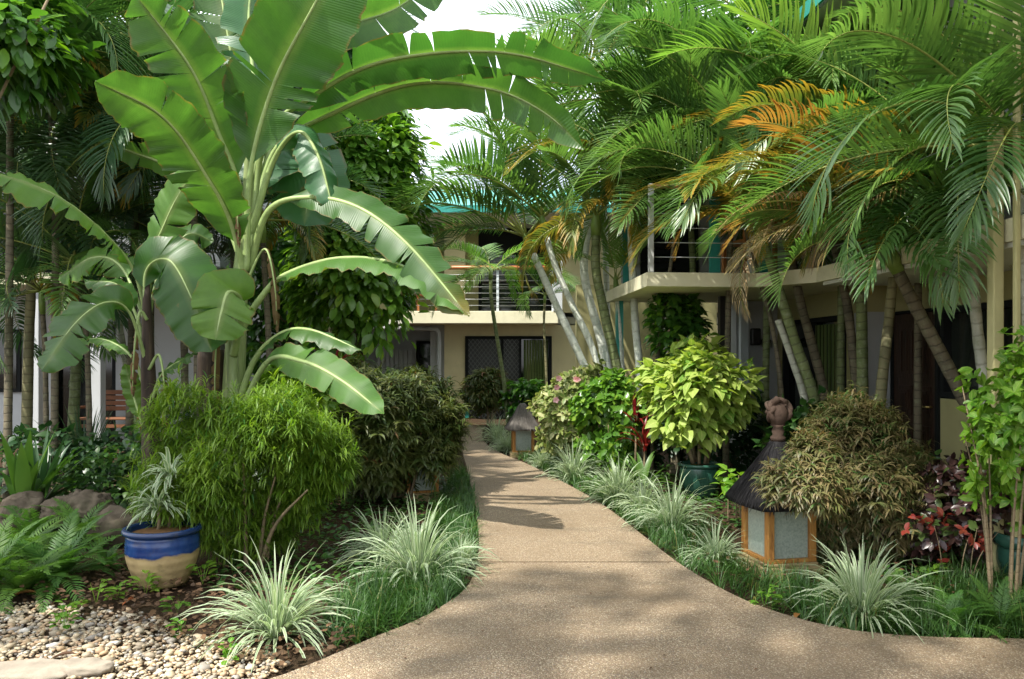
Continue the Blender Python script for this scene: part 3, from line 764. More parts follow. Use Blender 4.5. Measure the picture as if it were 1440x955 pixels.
# ================================================================== LANTERNS
def lantern(loc, rz, s, label, thatch='thatch', finial=True):
    e = empty('garden_lantern', label, 'lantern', loc, rz, 'thatched lanterns beside the path')
    e.scale = (s, s, s)
    pb = boxo('plinth', [(-.25, .25, -.25, .25, -.06, .05), (-.22, .22, -.22, .22, .05, .075)], M['lampstone'], e, .008)
    h0, h1, w_ = .09, .50, .18
    fr = boxo('frame', [(-w_ - .03, w_ + .03, -w_ - .03, w_ + .03, .076, .105), (-w_ - .015, w_ + .015, -w_ - .015, w_ + .015, .485, .51)] +
              [(sx * w_ - .028, sx * w_ + .028, sy * w_ - .028, sy * w_ + .028, .1052, .4848) for sx in (-1, 1) for sy in (-1, 1)], M['lampwood'], e, .004)
    for q in ([(-.15, .15, -.178, -.170, .106, .484)], [(-.15, .15, .170, .178, .106, .484)], [(-.178, -.170, -.15, .15, .106, .484)], [(.170, .178, -.15, .15, .106, .484)]):
        boxo('pane', q, M['frost'], e)
    # thatched roof: steep flared pyramid plus reed fringe
    rm = MB()
    lev = [(.33, .50), (.335, .54), (.27, .64), (.19, .76), (.12, .88), (.07, .97), (.05, 1.0)]
    n = 24
    V = []; 
    for r, z in lev:
        for i in range(n):
            a = i / n * 2 * PI
            q = 1 / max(abs(math.cos(a)), abs(math.sin(a))) ** .7
            V.append((r * q * math.cos(a), r * q * math.sin(a), z))
    Q = [(i * n + j, i * n + (j + 1) % n, (i + 1) * n + (j + 1) % n, (i + 1) * n + j) for i in range(len(lev) - 1) for j in range(n)]
    V.append((0, 0, 1.0)); V.append((0, 0, .53))
    T = [(len(V) - 2, (len(lev) - 1) * n + j, (len(lev) - 1) * n + (j + 1) % n) for j in range(n)] + [(len(V) - 1, (j + 1) % n, j) for j in range(n)]
    L = [(random.random(), 0, 0) for _ in V]
    rm.add(V, Q, T, L)
    k = 2600
    a = rg.uniform(0, 2 * PI, k); z = rg.uniform(.56, .99, k) ** 1.0
    rr = np.interp(z, [x[1] for x in lev[1:]], [x[0] for x in lev[1:]])
    q = 1 / np.maximum(abs(np.cos(a)), abs(np.sin(a))) ** .7
    p = np.stack([rr * q * np.cos(a), rr * q * np.sin(a), z + .005], 1)
    dd = np.stack([np.cos(a) * .62, np.sin(a) * .62, -np.ones(k)], 1) + rg.normal(0, .10, (k, 3))
    up = np.stack([np.cos(a), np.sin(a), np.full(k, .5)], 1)
    ribbons(rm, p, dd, up, rg.uniform(.06, .14, k), .0035, .25, 2)
    rm.obj('thatch_roof', M[thatch], e)
    if finial:
        fm = MB()
        lathe(fm, [(0, .0), (.055, .0), (.06, .03), (.04, .05), (.05, .08), (.035, .11), (.06, .13), (.0, .14)], 20, (0, 0, 1.0))
        # carved scrolls: ring curls around a core
        for (cx, cz, r0, tr, ph) in ((.0, 1.23, .095, .030, 0), (-.035, 1.21, .055, .026, 1.5), (.045, 1.22, .05, .026, 3), (0, 1.30, .045, .028, 2), (-.07, 1.27, .04, .022, 4), (.075, 1.28, .04, .022, 5)):
            pts = []
            for i in range(26):
                t = i / 25 * 2.3 * PI + ph
                rr_ = r0 * (1 - .25 * i / 25)
                pts.append((cx + rr_ * math.cos(t), .035 * math.sin(t * 1.3 + ph), cz + rr_ * math.sin(t)))
            tube(fm, pts, np.linspace(tr, tr * .45, 26), 8)
        lathe(fm, [(0, .0), (.05, .01), (.07, .06), (.075, .12), (.05, .17), (0, .19)], 16, (0, 0, 1.12))
        fm.obj('carved_finial', M['carved'], e)
    return e
lantern(GX(1094, 5.95), R(12), .95, 'large lantern with black thatch and carved finial in front of the rusty bush')
lantern(GX(735, 12.6), R(4), .83, 'distant lantern with grey thatch and orange frame beside the ribbon grass', 'thatchgrey', False)
lantern(GX(592, 8.9), R(14), .85, 'lantern half buried under the dark bush at the left of the path', 'thatch', False)
# ================================================================== POTS
def pot(loc, label, r, h, mat, soil='potsoil', rimh=.04, belly=1.08, group='glazed pots in the beds', fill=.04, open_=False):
    e = empty('plant_pot', label, 'pot', loc, 0, group)
    prof = []
    for i in range(18):
        t = i / 17
        rr = r * (.68 + .32 * (1 - (1 - t) ** 2.0)) * (1 + (belly - 1) * math.sin(t * PI))
        prof.append((rr, t * (h - rimh)))
    b = MB(); lathe(b, [(0, 0)] + prof + [(r * .9, h - rimh), (r * .86, h * .4)], 48); b.obj('body', mat, e)
    b = MB()
    lathe(b, [(r * .98, h - rimh), (r * 1.10, h - rimh + .006), (r * 1.13, h - rimh * .5), (r * 1.10, h), (r * 1.0, h + .002), (r * .93, h - .01), (r * .90, h - rimh - .06)], 48, (0, 0, 0)); b.obj('rim', mat, e)
    b = MB(); lathe(b, [(r * .915, h - fill), (r * .5, h - fill + .012), (0, h - fill + .015)], 32); b.obj('soil', M[soil], e)
    return e
pot(GX(229, 5.5), 'round pot with blue top and cream ribbed bottom at the left', .235, .40, M['potblue'])
pot(GX(984, 8.9), 'green glazed pot under the lime bush', .22, .38, M['potgreen'])
pot(GX(1452, 5.45), 'empty green glazed pot with thick ribbed rim at the right edge', .22, .36, M['potgreen'], rimh=.09)
# ================================================================== PLANTS
# -- generic leaf templates as ribbon profiles
PR_OVAL = lambda t: np.sin(np.pi * np.clip(t, .02, .98)) ** .75
PR_HEART = lambda t: np.interp(t, [0, .12, .3, .6, .85, 1], [.35, .95, 1.0, .68, .25, .02])
PR_LANCE = lambda t: np.interp(t, [0, .15, .45, .8, 1], [.25, .8, 1.0, .5, .02])
PR_GRASS = lambda t: np.interp(t, [0, .2, .7, 1], [.7, 1.0, .8, .05])
def crown_points(n, c, rad, seed, lumps=24, lump=.28, shell=.55, flatten=None):
    """points in a union of uneven leaf clumps inside an ellipsoid; returns positions, outward directions"""
    r = np.random.default_rng(seed)
    rad = np.array(rad, float)
    m = lumps
    cd_ = nrm(r.normal(size=(m, 3)))
    cr = (1 - lump) * r.uniform(.45, 1.0, (m, 1))
    cc = cd_ * cr
    cs = r.uniform(.20, .44, m) * (1 + .3 * lump)
    w_ = cs ** 2; w_ /= w_.sum()
    k = r.choice(m, n, p=w_)
    dirs = nrm(r.normal(size=(n, 3)) + cd_[k] * .55 + np.array([0, 0, .15]))
    q = dirs * (cs[k] * (shell + (1 - shell) * r.random(n) ** .5) * r.uniform(.85, 1.12, n))[:, None]
    pos = (cc[k] + q) 
    # some stragglers poke out
    st = r.random(n) < .06
    pos[st] *= r.uniform(1.05, 1.22, (int(st.sum()), 1))
    out = nrm((dirs * .75 + pos * .6) / rad)
    return pos * rad + np.array(c), out, r
def stems(mb, base, crown_c, rad, n, r0, seed, spread=.08, z0=0):
    r = np.random.default_rng(seed + 5)
    for i in range(n):
        a = r.uniform(0, 2 * PI); q = r.uniform(.3, .9)
        top = np.array(crown_c) + np.array([math.cos(a) * rad[0] * q, math.sin(a) * rad[1] * q, r.uniform(-.3, .4) * rad[2]])
        b = np.array(base) + np.array([math.cos(a) * spread, math.sin(a) * spread, z0])
        m = (b + top) / 2 + r.normal(0, .05, 3); m[2] = b[2] * .45 + top[2] * .55
        m[:2] = b[:2] * .65 + top[:2] * .35
        tube(mb, catmull([b, m, top], 10), np.linspace(r0, r0 * .3, 11), 6, r.random())
def bush(name, label, cat, base, c, rad, n, kind, mat, seed, size=.1, leafn=1, r0=.018, nst=7, group=None, lump=.28, z0=0., shell=.5, tag_mats=None, spread=.08, extra=None):
    """shrub thing > stems, foliage.  c, rad relative to base"""
    e = empty(name, label, cat, base, 0, group)
    sm = MB(); stems(sm, (0, 0, 0), c, rad, nst, r0, seed, spread, z0); sm.obj('stems', M['wood'], e)
    mb = MB()
    pos, out, r = crown_points(n, c, rad, seed, lump=lump, shell=shell)
    foliage(mb, pos, out, r, kind, size)
    for (ec, er, en) in (extra or ()):
        pos, out, r = crown_points(en, ec, er, seed + 7, lumps=6, lump=lump, shell=shell); foliage(mb, pos, out, r, kind, size)
    mb.obj('foliage', M[mat], e)
    return e
def foliage(mb, pos, out, r, kind, size):
    n = len(pos)
    if kind == 'spray':      # drooping sprays of narrow leaflets
        k = 9
        p = np.repeat(pos, k, 0); o = np.repeat(out, k, 0)
        s = np.tile(np.arange(k) / (k - 1), n)
        ax = nrm(out + np.array([0, 0, .35]) + r.normal(0, .35, out.shape))
        AX = np.repeat(ax, k, 0)
        side = nrm(np.cross(AX, r.normal(size=(n * k, 3))))
        d = nrm(side * (1.0 - .35 * s[:, None]) + AX * .75 + np.array([0, 0, -.25]))
        p = p + AX * (s * size * .7)[:, None]
        rn = np.clip(np.repeat(r.random(n), k) * .7 + r.random(n * k) * .3, 0, 1)
        ribbons(mb, p, d, np.array([0, 0, 1.0]), size * r.uniform(.7, 1.25, n * k), size * .062, r.uniform(.5, 1.5, n * k), 3, rn, PR_LANCE, .15)
    elif kind == 'fine':     # fine layered sprays, leaflets held outwards
        k = 10
        p = np.repeat(pos, k, 0)
        s = np.tile(np.arange(k) / (k - 1), n)
        ax = nrm(out * np.array([1, 1, .6]) + np.array([0, 0, .25]) + r.normal(0, .45, out.shape))
        AX = np.repeat(ax, k, 0)
        side = nrm(np.cross(AX, np.array([0, 0, 1.]) + r.normal(0, .4, (n * k, 3)))) * np.where(np.arange(n * k) % 2, 1, -1)[:, None]
        d = nrm(side + AX * .8 + np.array([0, 0, -.15]))
        p = p + AX * (s * size * 1.0)[:, None]
        rn = np.clip(np.repeat(r.random(n), k) * .7 + r.random(n * k) * .3, 0, 1)
        ribbons(mb, p, d, np.array([0, 0, 1.0]) + np.repeat(out, k, 0) * .6, size * r.uniform(.6, 1.2, n * k), size * .085, r.uniform(.5, 1.3, n * k), 3, rn, PR_LANCE, .15)
    elif kind == 'thin':     # thread-fine, lots
        k = 13
        ax = nrm(out * .8 + np.array([0, 0, .55]) + r.normal(0, .35, out.shape))
        AX = np.repeat(ax, k, 0); p = np.repeat(pos, k, 0)
        s = np.tile(np.arange(k) / (k - 1), n)
        side = nrm(np.cross(AX, r.normal(size=(n * k, 3))))
        d = nrm(side + AX * .7)
        p = p + AX * (s * size * .8)[:, None]
        rn = np.clip(np.repeat(r.random(n), k) * .65 + r.random(n * k) * .35, 0, 1)
        ribbons(mb, p, d, np.array([0, 0, 1.0]), size * r.uniform(.6, 1.3, n * k), size * .05, r.uniform(.2, 1.3, n * k), 3, rn, PR_LANCE, .1)
    elif kind == 'heart':    # broad leaves, layered, hanging outward
        d = nrm(out * np.array([1, 1, .25]) + r.normal(0, .45, out.shape) + np.array([0, 0, -.25]))
        up = nrm(out * .6 + np.array([0, 0, .9]) + r.normal(0, .3, out.shape))
        L = size * r.uniform(.55, 1.15, n)
        ribbons(mb, pos, d, up, L, L * .36, r.uniform(.2, .7, n), 4, None, PR_HEART, .18)
    elif kind == 'hang':     # glossy drip-tip leaves
        d = nrm(out * .75 + np.array([0, 0, -.50]) + r.normal(0, .38, out.shape))
        up = nrm(out * .8 + np.array([0, 0, .6]))
        L = size * r.uniform(.6, 1.2, n)
        ribbons(mb, pos, d, up, L, L * .24, r.uniform(.1, .6, n), 4, None, PR_OVAL, .2)
    elif kind == 'oval':
        k = 5
        ax = nrm(out + np.array([0, 0, .4]) + r.normal(0, .3, out.shape))
        AX = np.repeat(ax, k, 0); p = np.repeat(pos, k, 0)
        side = nrm(np.cross(AX, r.normal(size=(n * k, 3))))
        d = nrm(side + AX * .55)
        L = size * r.uniform(.6, 1.2, n * k)
        ribbons(mb, p, d, AX, L, L * .25, r.uniform(.1, .7, n * k), 3, None, PR_OVAL, .2)
    elif kind == 'strap':    # rosettes of strap leaves
        k = 10
        ax = nrm(out * .6 + np.array([0, 0, .8]))
        AX = np.repeat(ax, k, 0); p = np.repeat(pos, k, 0)
        side = nrm(np.cross(AX, r.normal(size=(n * k, 3))))
        d = nrm(side * .8 + AX)
        L = size * r.uniform(.7, 1.2, n * k)
        ribbons(mb, p, d, AX, L, L * .07, r.uniform(.8, 1.6, n * k), 4, None, PR_LANCE, .3)
# ---------- banana
def banana_leaf(plant, pts, b0, hw, face, mat, seed, rips=5, fold=.25, widest=.45, r0=.030, sag=0.0):
    pts = [P(*p) for p in pts]
    r = random.Random(seed)
    o = np.array(pts[0])
    N = 56
    c = catmull([np.array(p) - o for p in pts], N)
    tot = np.linalg.norm(np.diff(c, axis=0), axis=1).sum()
    tg = nrm(np.gradient(c, axis=0))
    face = nrm(np.array(face, float))
    lat = nrm(np.cross(tg, face)); nn = nrm(np.cross(lat, tg))
    nn = nn * np.sign((nn @ face))[:, None]
    i0 = int(N * b0)
    def wfun(u):
        return hw * np.interp(u, [0, .04, .15, widest, .75, .92, 1], [.02, .35, .78, 1, .86, .5, .02])
    mb = MB()
    cols = np.array([0, .06, .3, .55, .8, 1.0])
    ph = r.uniform(0, 6)
    for side in (-1, 1):
        cuts = sorted(set([i0, N] + [r.randint(i0 + 5, N - 4) for _ in range(rips)]))
        for a, b in zip(cuts[:-1], cuts[1:]):
            if b - a < 1: continue
            idx = np.arange(a, b + 1)
            u = (idx - i0) / (N - i0)
            W = wfun(u)
            rip_w = r.choice([.008, .015, .03, .05])
            jag = r.uniform(.84, 1.05) if rips > 2 else 1
            fo = fold + r.uniform(-.10, .16) * (1 if rips > 2 else .3)
            V = np.zeros((len(idx), len(cols), 3)); L = np.zeros((len(idx), len(cols), 3))
            for j, q in enumerate(cols):
                ww = W * q * (jag if q > .5 else 1) * (1 + (.05 * np.sin(idx * 1.7 + ph * 3) * np.sin(idx * .53 + seed) if q > .9 else 0))
                lean = tg[idx] * (ww * .32)[:, None]
                e = nn[idx] * (-(math.sin(fo) * ww) - fo * .5 * q * q * ww + .018 * q * np.sin(idx * .9 + ph) + .012 * q * np.sin(idx * 2.3 + ph * 2))[:, None]
                gap = np.zeros(len(idx))
                g_ = rip_w * q ** 1.5
                if a != i0: gap[0] = g_
                if b != N: gap[-1] = -g_
                V[:, j] = c[idx] + side * lat[idx] * (ww * math.cos(fo))[:, None] + lean + e + tg[idx] * gap[:, None]
                V[:, j, 2] -= sag * q * q * W
                L[:, j, 1] = q; L[:, j, 2] = u * 1.0
            L[..., 0] = r.random() * .5 + .25
            m = len(cols)
            I = (np.arange(len(idx) - 1)[:, None] * m + np.arange(m - 1)[None, :])
            mb.add(V.reshape(-1, 3), np.stack([I, I + 1, I + m + 1, I + m], -1).reshape(-1, 4), None, L.reshape(-1, 3))
    lf = mb.obj('leaf', M[mat], plant)
    lf.location = Vector(o) - plant.location
    mm = MB()
    rad = np.interp(np.linspace(0, 1, N + 1), [0, b0, .9, 1], [r0 * 1.3, r0 * .8, r0 * .3, .003])
    tube(mm, c - nn * .006, rad, 7)
    mm.obj('midrib', M['midrib'], lf)
    return lf
mp = empty('banana_plant', 'tall banana plant with huge arching leaves left of the path', 'banana plant', GX(322, 7.25), 0, 'banana plants')
o3 = np.array(mp.location)
def stem_part(plant, pts, rad, mat, name='pseudostem'):
    mb = MB(); c = catmull([np.array(P(*p)) - np.array(plant.location) for p in pts], 20)
    c[0][2] = min(c[0][2], -.03)
    tube(mb, c, np.interp(np.linspace(0, 1, 21), np.linspace(0, 1, len(rad)), rad), 14)
    return mb.obj(name, M[mat], plant)
stem_part(mp, [(322, 744, 7.25), (328, 560, 7.25), (335, 430, 7.2), (347, 290, 7.2), (352, 190, 7.2)], [.14, .11, .09, .06, .035], 'stemgreen')
stem_part(mp, [(300, 744, 7.3), (298, 600, 7.3), (298, 492, 7.3)], [.15, .14, .13], 'stemdark', 'old_stump')
stem_part(mp, [(345, 744, 7.0), (330, 560, 7.1), (322, 430, 7.15), (316, 380, 7.2)], [.07, .06, .05, .03], 'stemgreen', 'side_shoot')
CAMF = (0, -1, .25)
LV = [
 ([(340, 380, 7.2), (338, 270, 7.15), (308, 188, 7.0), (268, 95, 6.7), (190, -8, 6.4)], .34, .37, (.15, -1, -.55), 'banana', 6, -.15),
 ([(345, 400, 7.15), (325, 315, 6.9), (292, 250, 6.6), (230, 165, 6.3), (134, 114, 6.0)], .18, .33, (-.2, -1, -.5), 'banana', 2, -.10),
 ([(345, 380, 7.1), (352, 240, 7.0), (385, 118, 6.8), (440, 10, 6.5), (500, -100, 6.4)], .32, .46, (-.2, -1, -.5), 'banana', 4, -.12),
 ([(350, 360, 7.2), (372, 200, 7.2), (440, 135, 7.0), (540, 86, 6.8), (700, 73, 6.4), (852, 112, 6.2)], .33, .235, (-.1, -1, -.9), 'banana', 8, -.15),
 ([(350, 360, 7.3), (385, 215, 7.4), (470, 158, 7.2), (580, 118, 7.0), (690, 125, 6.7), (765, 158, 6.5), (822, 210, 6.4)], .30, .26, (.1, -1, -.8), 'banana', 8, -.12),
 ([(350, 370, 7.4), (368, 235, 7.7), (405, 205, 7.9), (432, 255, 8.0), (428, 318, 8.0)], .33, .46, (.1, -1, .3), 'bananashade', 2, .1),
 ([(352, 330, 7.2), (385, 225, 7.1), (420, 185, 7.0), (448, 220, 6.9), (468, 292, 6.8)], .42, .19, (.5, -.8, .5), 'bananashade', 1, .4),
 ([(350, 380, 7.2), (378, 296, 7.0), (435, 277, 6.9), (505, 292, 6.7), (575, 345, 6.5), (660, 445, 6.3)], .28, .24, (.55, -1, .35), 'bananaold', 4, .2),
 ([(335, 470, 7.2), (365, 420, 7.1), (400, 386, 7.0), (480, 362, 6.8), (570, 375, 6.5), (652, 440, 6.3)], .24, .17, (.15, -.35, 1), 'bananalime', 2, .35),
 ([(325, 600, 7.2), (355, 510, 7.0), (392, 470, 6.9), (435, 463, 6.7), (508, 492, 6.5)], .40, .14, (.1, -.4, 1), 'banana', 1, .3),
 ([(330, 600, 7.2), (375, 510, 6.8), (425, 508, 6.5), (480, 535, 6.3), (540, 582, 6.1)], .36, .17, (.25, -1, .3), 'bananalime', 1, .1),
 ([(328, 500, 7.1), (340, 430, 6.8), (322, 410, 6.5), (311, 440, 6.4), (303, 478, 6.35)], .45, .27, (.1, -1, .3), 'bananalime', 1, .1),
 ([(345, 380, 7.4), (295, 262, 7.6), (225, 228, 7.7), (138, 198, 7.8)], .42, .16, (0, -.9, -.8), 'bananalime', 3, -.2),
 ([(348, 360, 7.4), (345, 200, 7.6), (322, 60, 7.8), (300, -70, 8)], .40, .36, (.1, -1, -.4), 'banana', 4, -.15),
 ([(352, 360, 7.4), (372, 180, 7.7), (425, 40, 8.0), (510, -70, 8.2)], .38, .42, (-.3, -1, -.4), 'banana', 4, -.15),
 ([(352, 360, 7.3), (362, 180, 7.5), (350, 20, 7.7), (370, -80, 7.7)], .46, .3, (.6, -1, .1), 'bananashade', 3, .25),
 ([(350, 350, 7.4), (385, 190, 7.8), (440, 60, 8.4), (560, 10, 8.8), (640, -60, 9)], .45, .3, (.1, -1, -.6), 'banana', 6, -.3),
]
for i, a in enumerate(LV): banana_leaf(mp, a[0], a[1], a[2], a[3], a[4], 40 + i, a[5], a[6])
sp = empty('banana_plant', 'slim young banana plant with dark stem at the left', 'banana plant', GX(212, 7.0), 0, 'banana plants')
stem_part(sp, [(214, 750, 7.0), (212, 640, 7.0), (208, 500, 7.0), (206, 400, 7.0)], [.085, .075, .06, .03], 'stemdark')
LV = [
 ([(208, 480, 7.0), (204, 385, 6.95), (238, 366, 6.8), (272, 425, 6.7), (298, 495, 6.6)], .26, .30, (.2, -1, .4), 'banana', 2, .15),
 ([(206, 470, 7.1), (213, 365, 7.1), (228, 322, 7.0), (252, 272, 6.9), (285, 228, 6.8)], .40, .21, (-.1, -1, .1), 'bananalime', 1, .15),
 ([(206, 450, 7.1), (188, 380, 7.0), (150, 330, 6.7), (80, 275, 6.3), (-25, 236, 6.0)], .27, .20, (0, -.8, .8), 'bananalime', 8, .2),
 ([(208, 520, 7), (182, 440, 6.8), (148, 425, 6.6), (105, 455, 6.4), (58, 522, 6.2)], .34, .25, (-.2, -1, .3), 'banana', 3, .12),
 ([(204, 450, 7.2), (170, 375, 7.4), (130, 362, 7.5), (82, 392, 7.6)], .34, .22, (-.1, -.8, .6), 'bananalime', 4, .2),
 ([(208, 580, 7), (228, 525, 6.9), (276, 495, 6.8)], .35, .09, (0, -.6, .8), 'banana', 0, .2),
 ([(208, 620, 7), (190, 565, 7), (176, 512, 7)], .3, .09, (.2, -1, .2), 'bananalime', 0, .2),
 ([(208, 560, 7), (188, 505, 7), (150, 478, 7.1), (105, 476, 7.2)], .4, .08, (0, -.5, 1), 'bananalime', 2, .3),
 ([(208, 500, 7), (190, 440, 7), (165, 400, 7.1), (120, 395, 7.2)], .4, .12, (0, -.6, .8), 'banana', 2, .3),
 ([(206, 460, 7.1), (225, 380, 7.2), (262, 330, 7.3), (300, 340, 7.4)], .4, .16, (0, -1, .4), 'banana', 2, .2),
]
for i, a in enumerate(LV): banana_leaf(sp, a[0], a[1], a[2], a[3], a[4], 90 + i, a[5], a[6], r0=.016)
M['bananadead'] = leafmat('dried_banana_leaf', (.10, .065, .03), (.20, .13, .06), .2, (1.3, 1.2, .9), .8, .15)
for pl_, pts_, hw_ in ((mp, [(335, 470, 7.1), (318, 430, 6.95), (306, 470, 6.9), (302, 540, 6.9), (306, 600, 6.9)], .07), (mp, [(345, 400, 7.1), (372, 350, 7.0), (386, 400, 6.95), (390, 470, 6.95)], .06), (mp, [(343, 330, 7.0), (336, 270, 6.9), (334, 300, 6.85), (336, 350, 6.85)], .05), (sp, [(209, 520, 6.95), (224, 500, 6.9), (232, 560, 6.85), (230, 640, 6.85)], .06), (sp, [(207, 450, 6.95), (196, 440, 6.9), (188, 500, 6.85), (186, 560, 6.85)], .05)):
    banana_leaf(pl_, pts_, .3, hw_, (.3, -1, .1), 'bananadead', int(hw_ * 1000) + len(pts_), 5, .9, r0=.012)
# ---------- palms
def frond(L=2.2, arch=1.3, nl=50, ll=.55, droop=.9, lw=.0165, vee=.55, seed=0, name='frond', t0=.16, curl=.0, tipdroop=1.0):
    """returns (rachis mesh builder, leaflet builder); base at origin, leaving along +X"""
    r = np.random.default_rng(seed)
    n = 24
    t = np.linspace(0, 1, n + 1)
    th = -arch * t ** 1.5
    st = L / n
    x = np.concatenate([[0], np.cumsum(np.cos(th[:-1]) * st)]); z = np.concatenate([[0], np.cumsum(np.sin(th[:-1]) * st)])
    y = curl * t ** 2 * L * .3
    c = np.stack([x, y, z], 1)
    rb_ = MB(); tube(rb_, c, np.interp(t, [0, .15, 1], [.022, .011, .002]), 5)
    mb = MB()
    tt = np.repeat(np.linspace(t0, .995, nl), 2)
    sd = np.tile([-1., 1.], nl)
    tt = np.clip(tt + r.normal(0, .004, len(tt)), 0, 1)
    pos = np.stack([np.interp(tt, t, c[:, k]) for k in range(3)], 1)
    tg = nrm(np.stack([np.interp(tt, t, np.gradient(c[:, k])) for k in range(3)], 1))
    up = nrm(np.cross(tg, np.array([0, 1.0, 0])) * -1)
    up = up * np.sign(up[:, 2:3] + 1e-6)
    sidev = np.array([0, 1.0, 0]) * sd[:, None]
    ang = np.interp(tt, [0, .3, .8, 1], [1.25, 1.15, .75, .3]) + r.normal(0, .05, len(tt))
    d = nrm(tg * np.cos(ang)[:, None] + sidev * np.sin(ang)[:, None] + up * (vee * np.sin(ang))[:, None])
    LL = ll * np.interp(tt, [0, .12, .45, .8, 1], [.5, .75, 1, .72, .35]) * r.uniform(.88, 1.08, len(tt))
    rn = np.clip(r.random(len(tt)) * .6 + r.random() * .4, 0, 1)
    ribbons(mb, pos, d, up, LL, lw * np.interp(tt, [0, .5, 1], [.8, 1, .6]), droop * r.uniform(.7, 1.3, len(tt)), 5, rn, PR_LANCE, .25, g=(0.15, 0, -1))
    return rb_, mb
FV = {}
def make_variants(key, mat, lst):
    FV[key] = []
    for i, kw in enumerate(lst):
        a, b = frond(**kw)
        FV[key].append((b.mesh('frond_leaflets', M[mat]), a.mesh('frond_rachis', M['rachis'])))
base = [dict(L=2.0, arch=1.25, ll=.56, droop=.45, vee=.55, seed=1), dict(L=2.2, arch=1.7, ll=.60, droop=.6, vee=.4, seed=2, curl=.25), dict(L=1.9, arch=.85, ll=.54, droop=.35, vee=.7, seed=3, curl=-.2), dict(L=2.1, arch=2.1, ll=.56, droop=.7, vee=.35, seed=4, curl=-.3), dict(L=2.1, arch=1.45, ll=.62, droop=.2, vee=.8, seed=5, lw=.018, curl=.2)]
make_variants('green', 'palm', base)
make_variants('lime', 'palmlime', base)
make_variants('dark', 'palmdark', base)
make_variants('yellow', 'palmyellow', [dict(L=1.7, arch=1.9, ll=.42, droop=1.3, vee=.5, seed=11, nl=46), dict(L=1.8, arch=1.5, ll=.45, droop=1.0, vee=.6, seed=12, nl=46), dict(L=1.5, arch=2.3, ll=.4, droop=1.2, vee=.3, seed=13, nl=40)])
make_variants('dead', 'palmdead', [dict(L=1.6, arch=1.4, ll=.42, droop=1.7, vee=.4, seed=21, nl=44, lw=.008), dict(L=1.5, arch=2.0, ll=.38, droop=1.9, vee=.2, seed=22, nl=40, lw=.008)])
M['palmorange'] = leafmat('palm_leaf_orange', (.28, .19, .035), (.44, .25, .045), .4, (1.3, 1.2, .8), .45, .4, tip=(.50, .16, .02), tip0=.5, tip1=1.1)
make_variants('orange', 'palmorange', [dict(L=1.8, arch=1.6, ll=.50, droop=1.0, vee=.6, seed=14, nl=46, lw=.013), dict(L=1.7, arch=2.0, ll=.48, droop=1.2, vee=.4, seed=15, nl=44, lw=.013)])
make_variants('fine', 'palm', [dict(L=1.0, arch=1.5, ll=.26, droop=.8, vee=.5, seed=31, nl=34, lw=.011), dict(L=1.1, arch=1.9, ll=.28, droop=.9, vee=.4, seed=32, nl=34, lw=.011)])
make_variants('finelime', 'palmlime', [dict(L=1.0, arch=1.5, ll=.26, droop=.8, vee=.5, seed=33, nl=34, lw=.011), dict(L=1.1, arch=1.9, ll=.28, droop=.9, vee=.4, seed=34, nl=34, lw=.011)])
def add_frond(parent, loc, az, el_, key, r, scale=1.0, roll=None, vi=None):
    fl, fr = FV[key][vi if vi is not None else r.randrange(len(FV[key]))]
    o = link('frond', fl, parent)
    o.location = loc
    Rm = Matrix.Rotation(az, 4, 'Z') @ Matrix.Rotation(-el_, 4, 'Y') @ Matrix.Rotation(r.uniform(-.5, .5) if roll is None else roll, 4, 'X')
    o.rotation_euler = Rm.to_euler()
    o.scale = (scale,) * 3
    k = link('rachis', fr, o)
    return o
def palm(label, pts, rad, bark, nf, key='green', seed=0, fs=1.0, elr=(10, 75), yel=0, dead=0, azr=None, group='slender feather palms', base_px=None, shaft=.35, extra=(), droopy=0):
    """pts in (px,py,d), the first is put on the ground"""
    r = random.Random(seed)
    b = P(*pts[0]); b.z = 0
    e = empty('feather_palm', label, 'palm tree', b, 0, group)
    c = catmull([np.array((0, 0, -.03))] + [np.array(P(*p) - b) for p in pts[1:]], 26)
    mb = MB(); rr = np.interp(np.linspace(0, 1, 27), [0, .08, 1], [rad * 1.35, rad, rad * .8]) * np.array([1 + r.uniform(-.05, .05) for _ in range(27)])
    tube(mb, c, rr, 10, r.random()); mb.obj('trunk', M[bark], e)
    top = c[-1]; dr = nrm(c[-1] - c[-3])
    if shaft:
        mb = MB(); tube(mb, [top - dr * .02, top + dr * shaft * .35, top + dr * shaft * .8, top + dr * shaft], [rad * .85, rad * 1.1, rad * .7, rad * .35], 10); mb.obj('crownshaft', M['shaft'], e)
    hub = top + dr * shaft * .75
    a0 = r.uniform(0, 2 * PI)
    for i in range(nf):
        if azr: az_ = R(r.uniform(*azr))
        else: az_ = a0 + i * 2.4 + r.uniform(-.3, .3)
        el_ = R(elr[0] + (elr[1] - elr[0]) * ((i + r.random()) / nf))
        k = key
        if i < yel: k = 'yellow'; el_ = R(r.uniform(-10, 35))
        elif i < yel + dead: k = 'dead'; el_ = R(r.uniform(-15, 25))
        add_frond(e, Vector(hub), az_, el_, k, r, fs * r.uniform(.85, 1.12))
    for (azd, eld, k, s_, roll, vi) in extra:
        add_frond(e, Vector(hub), R(azd), R(eld), k, r, s_, roll, vi)
    return e
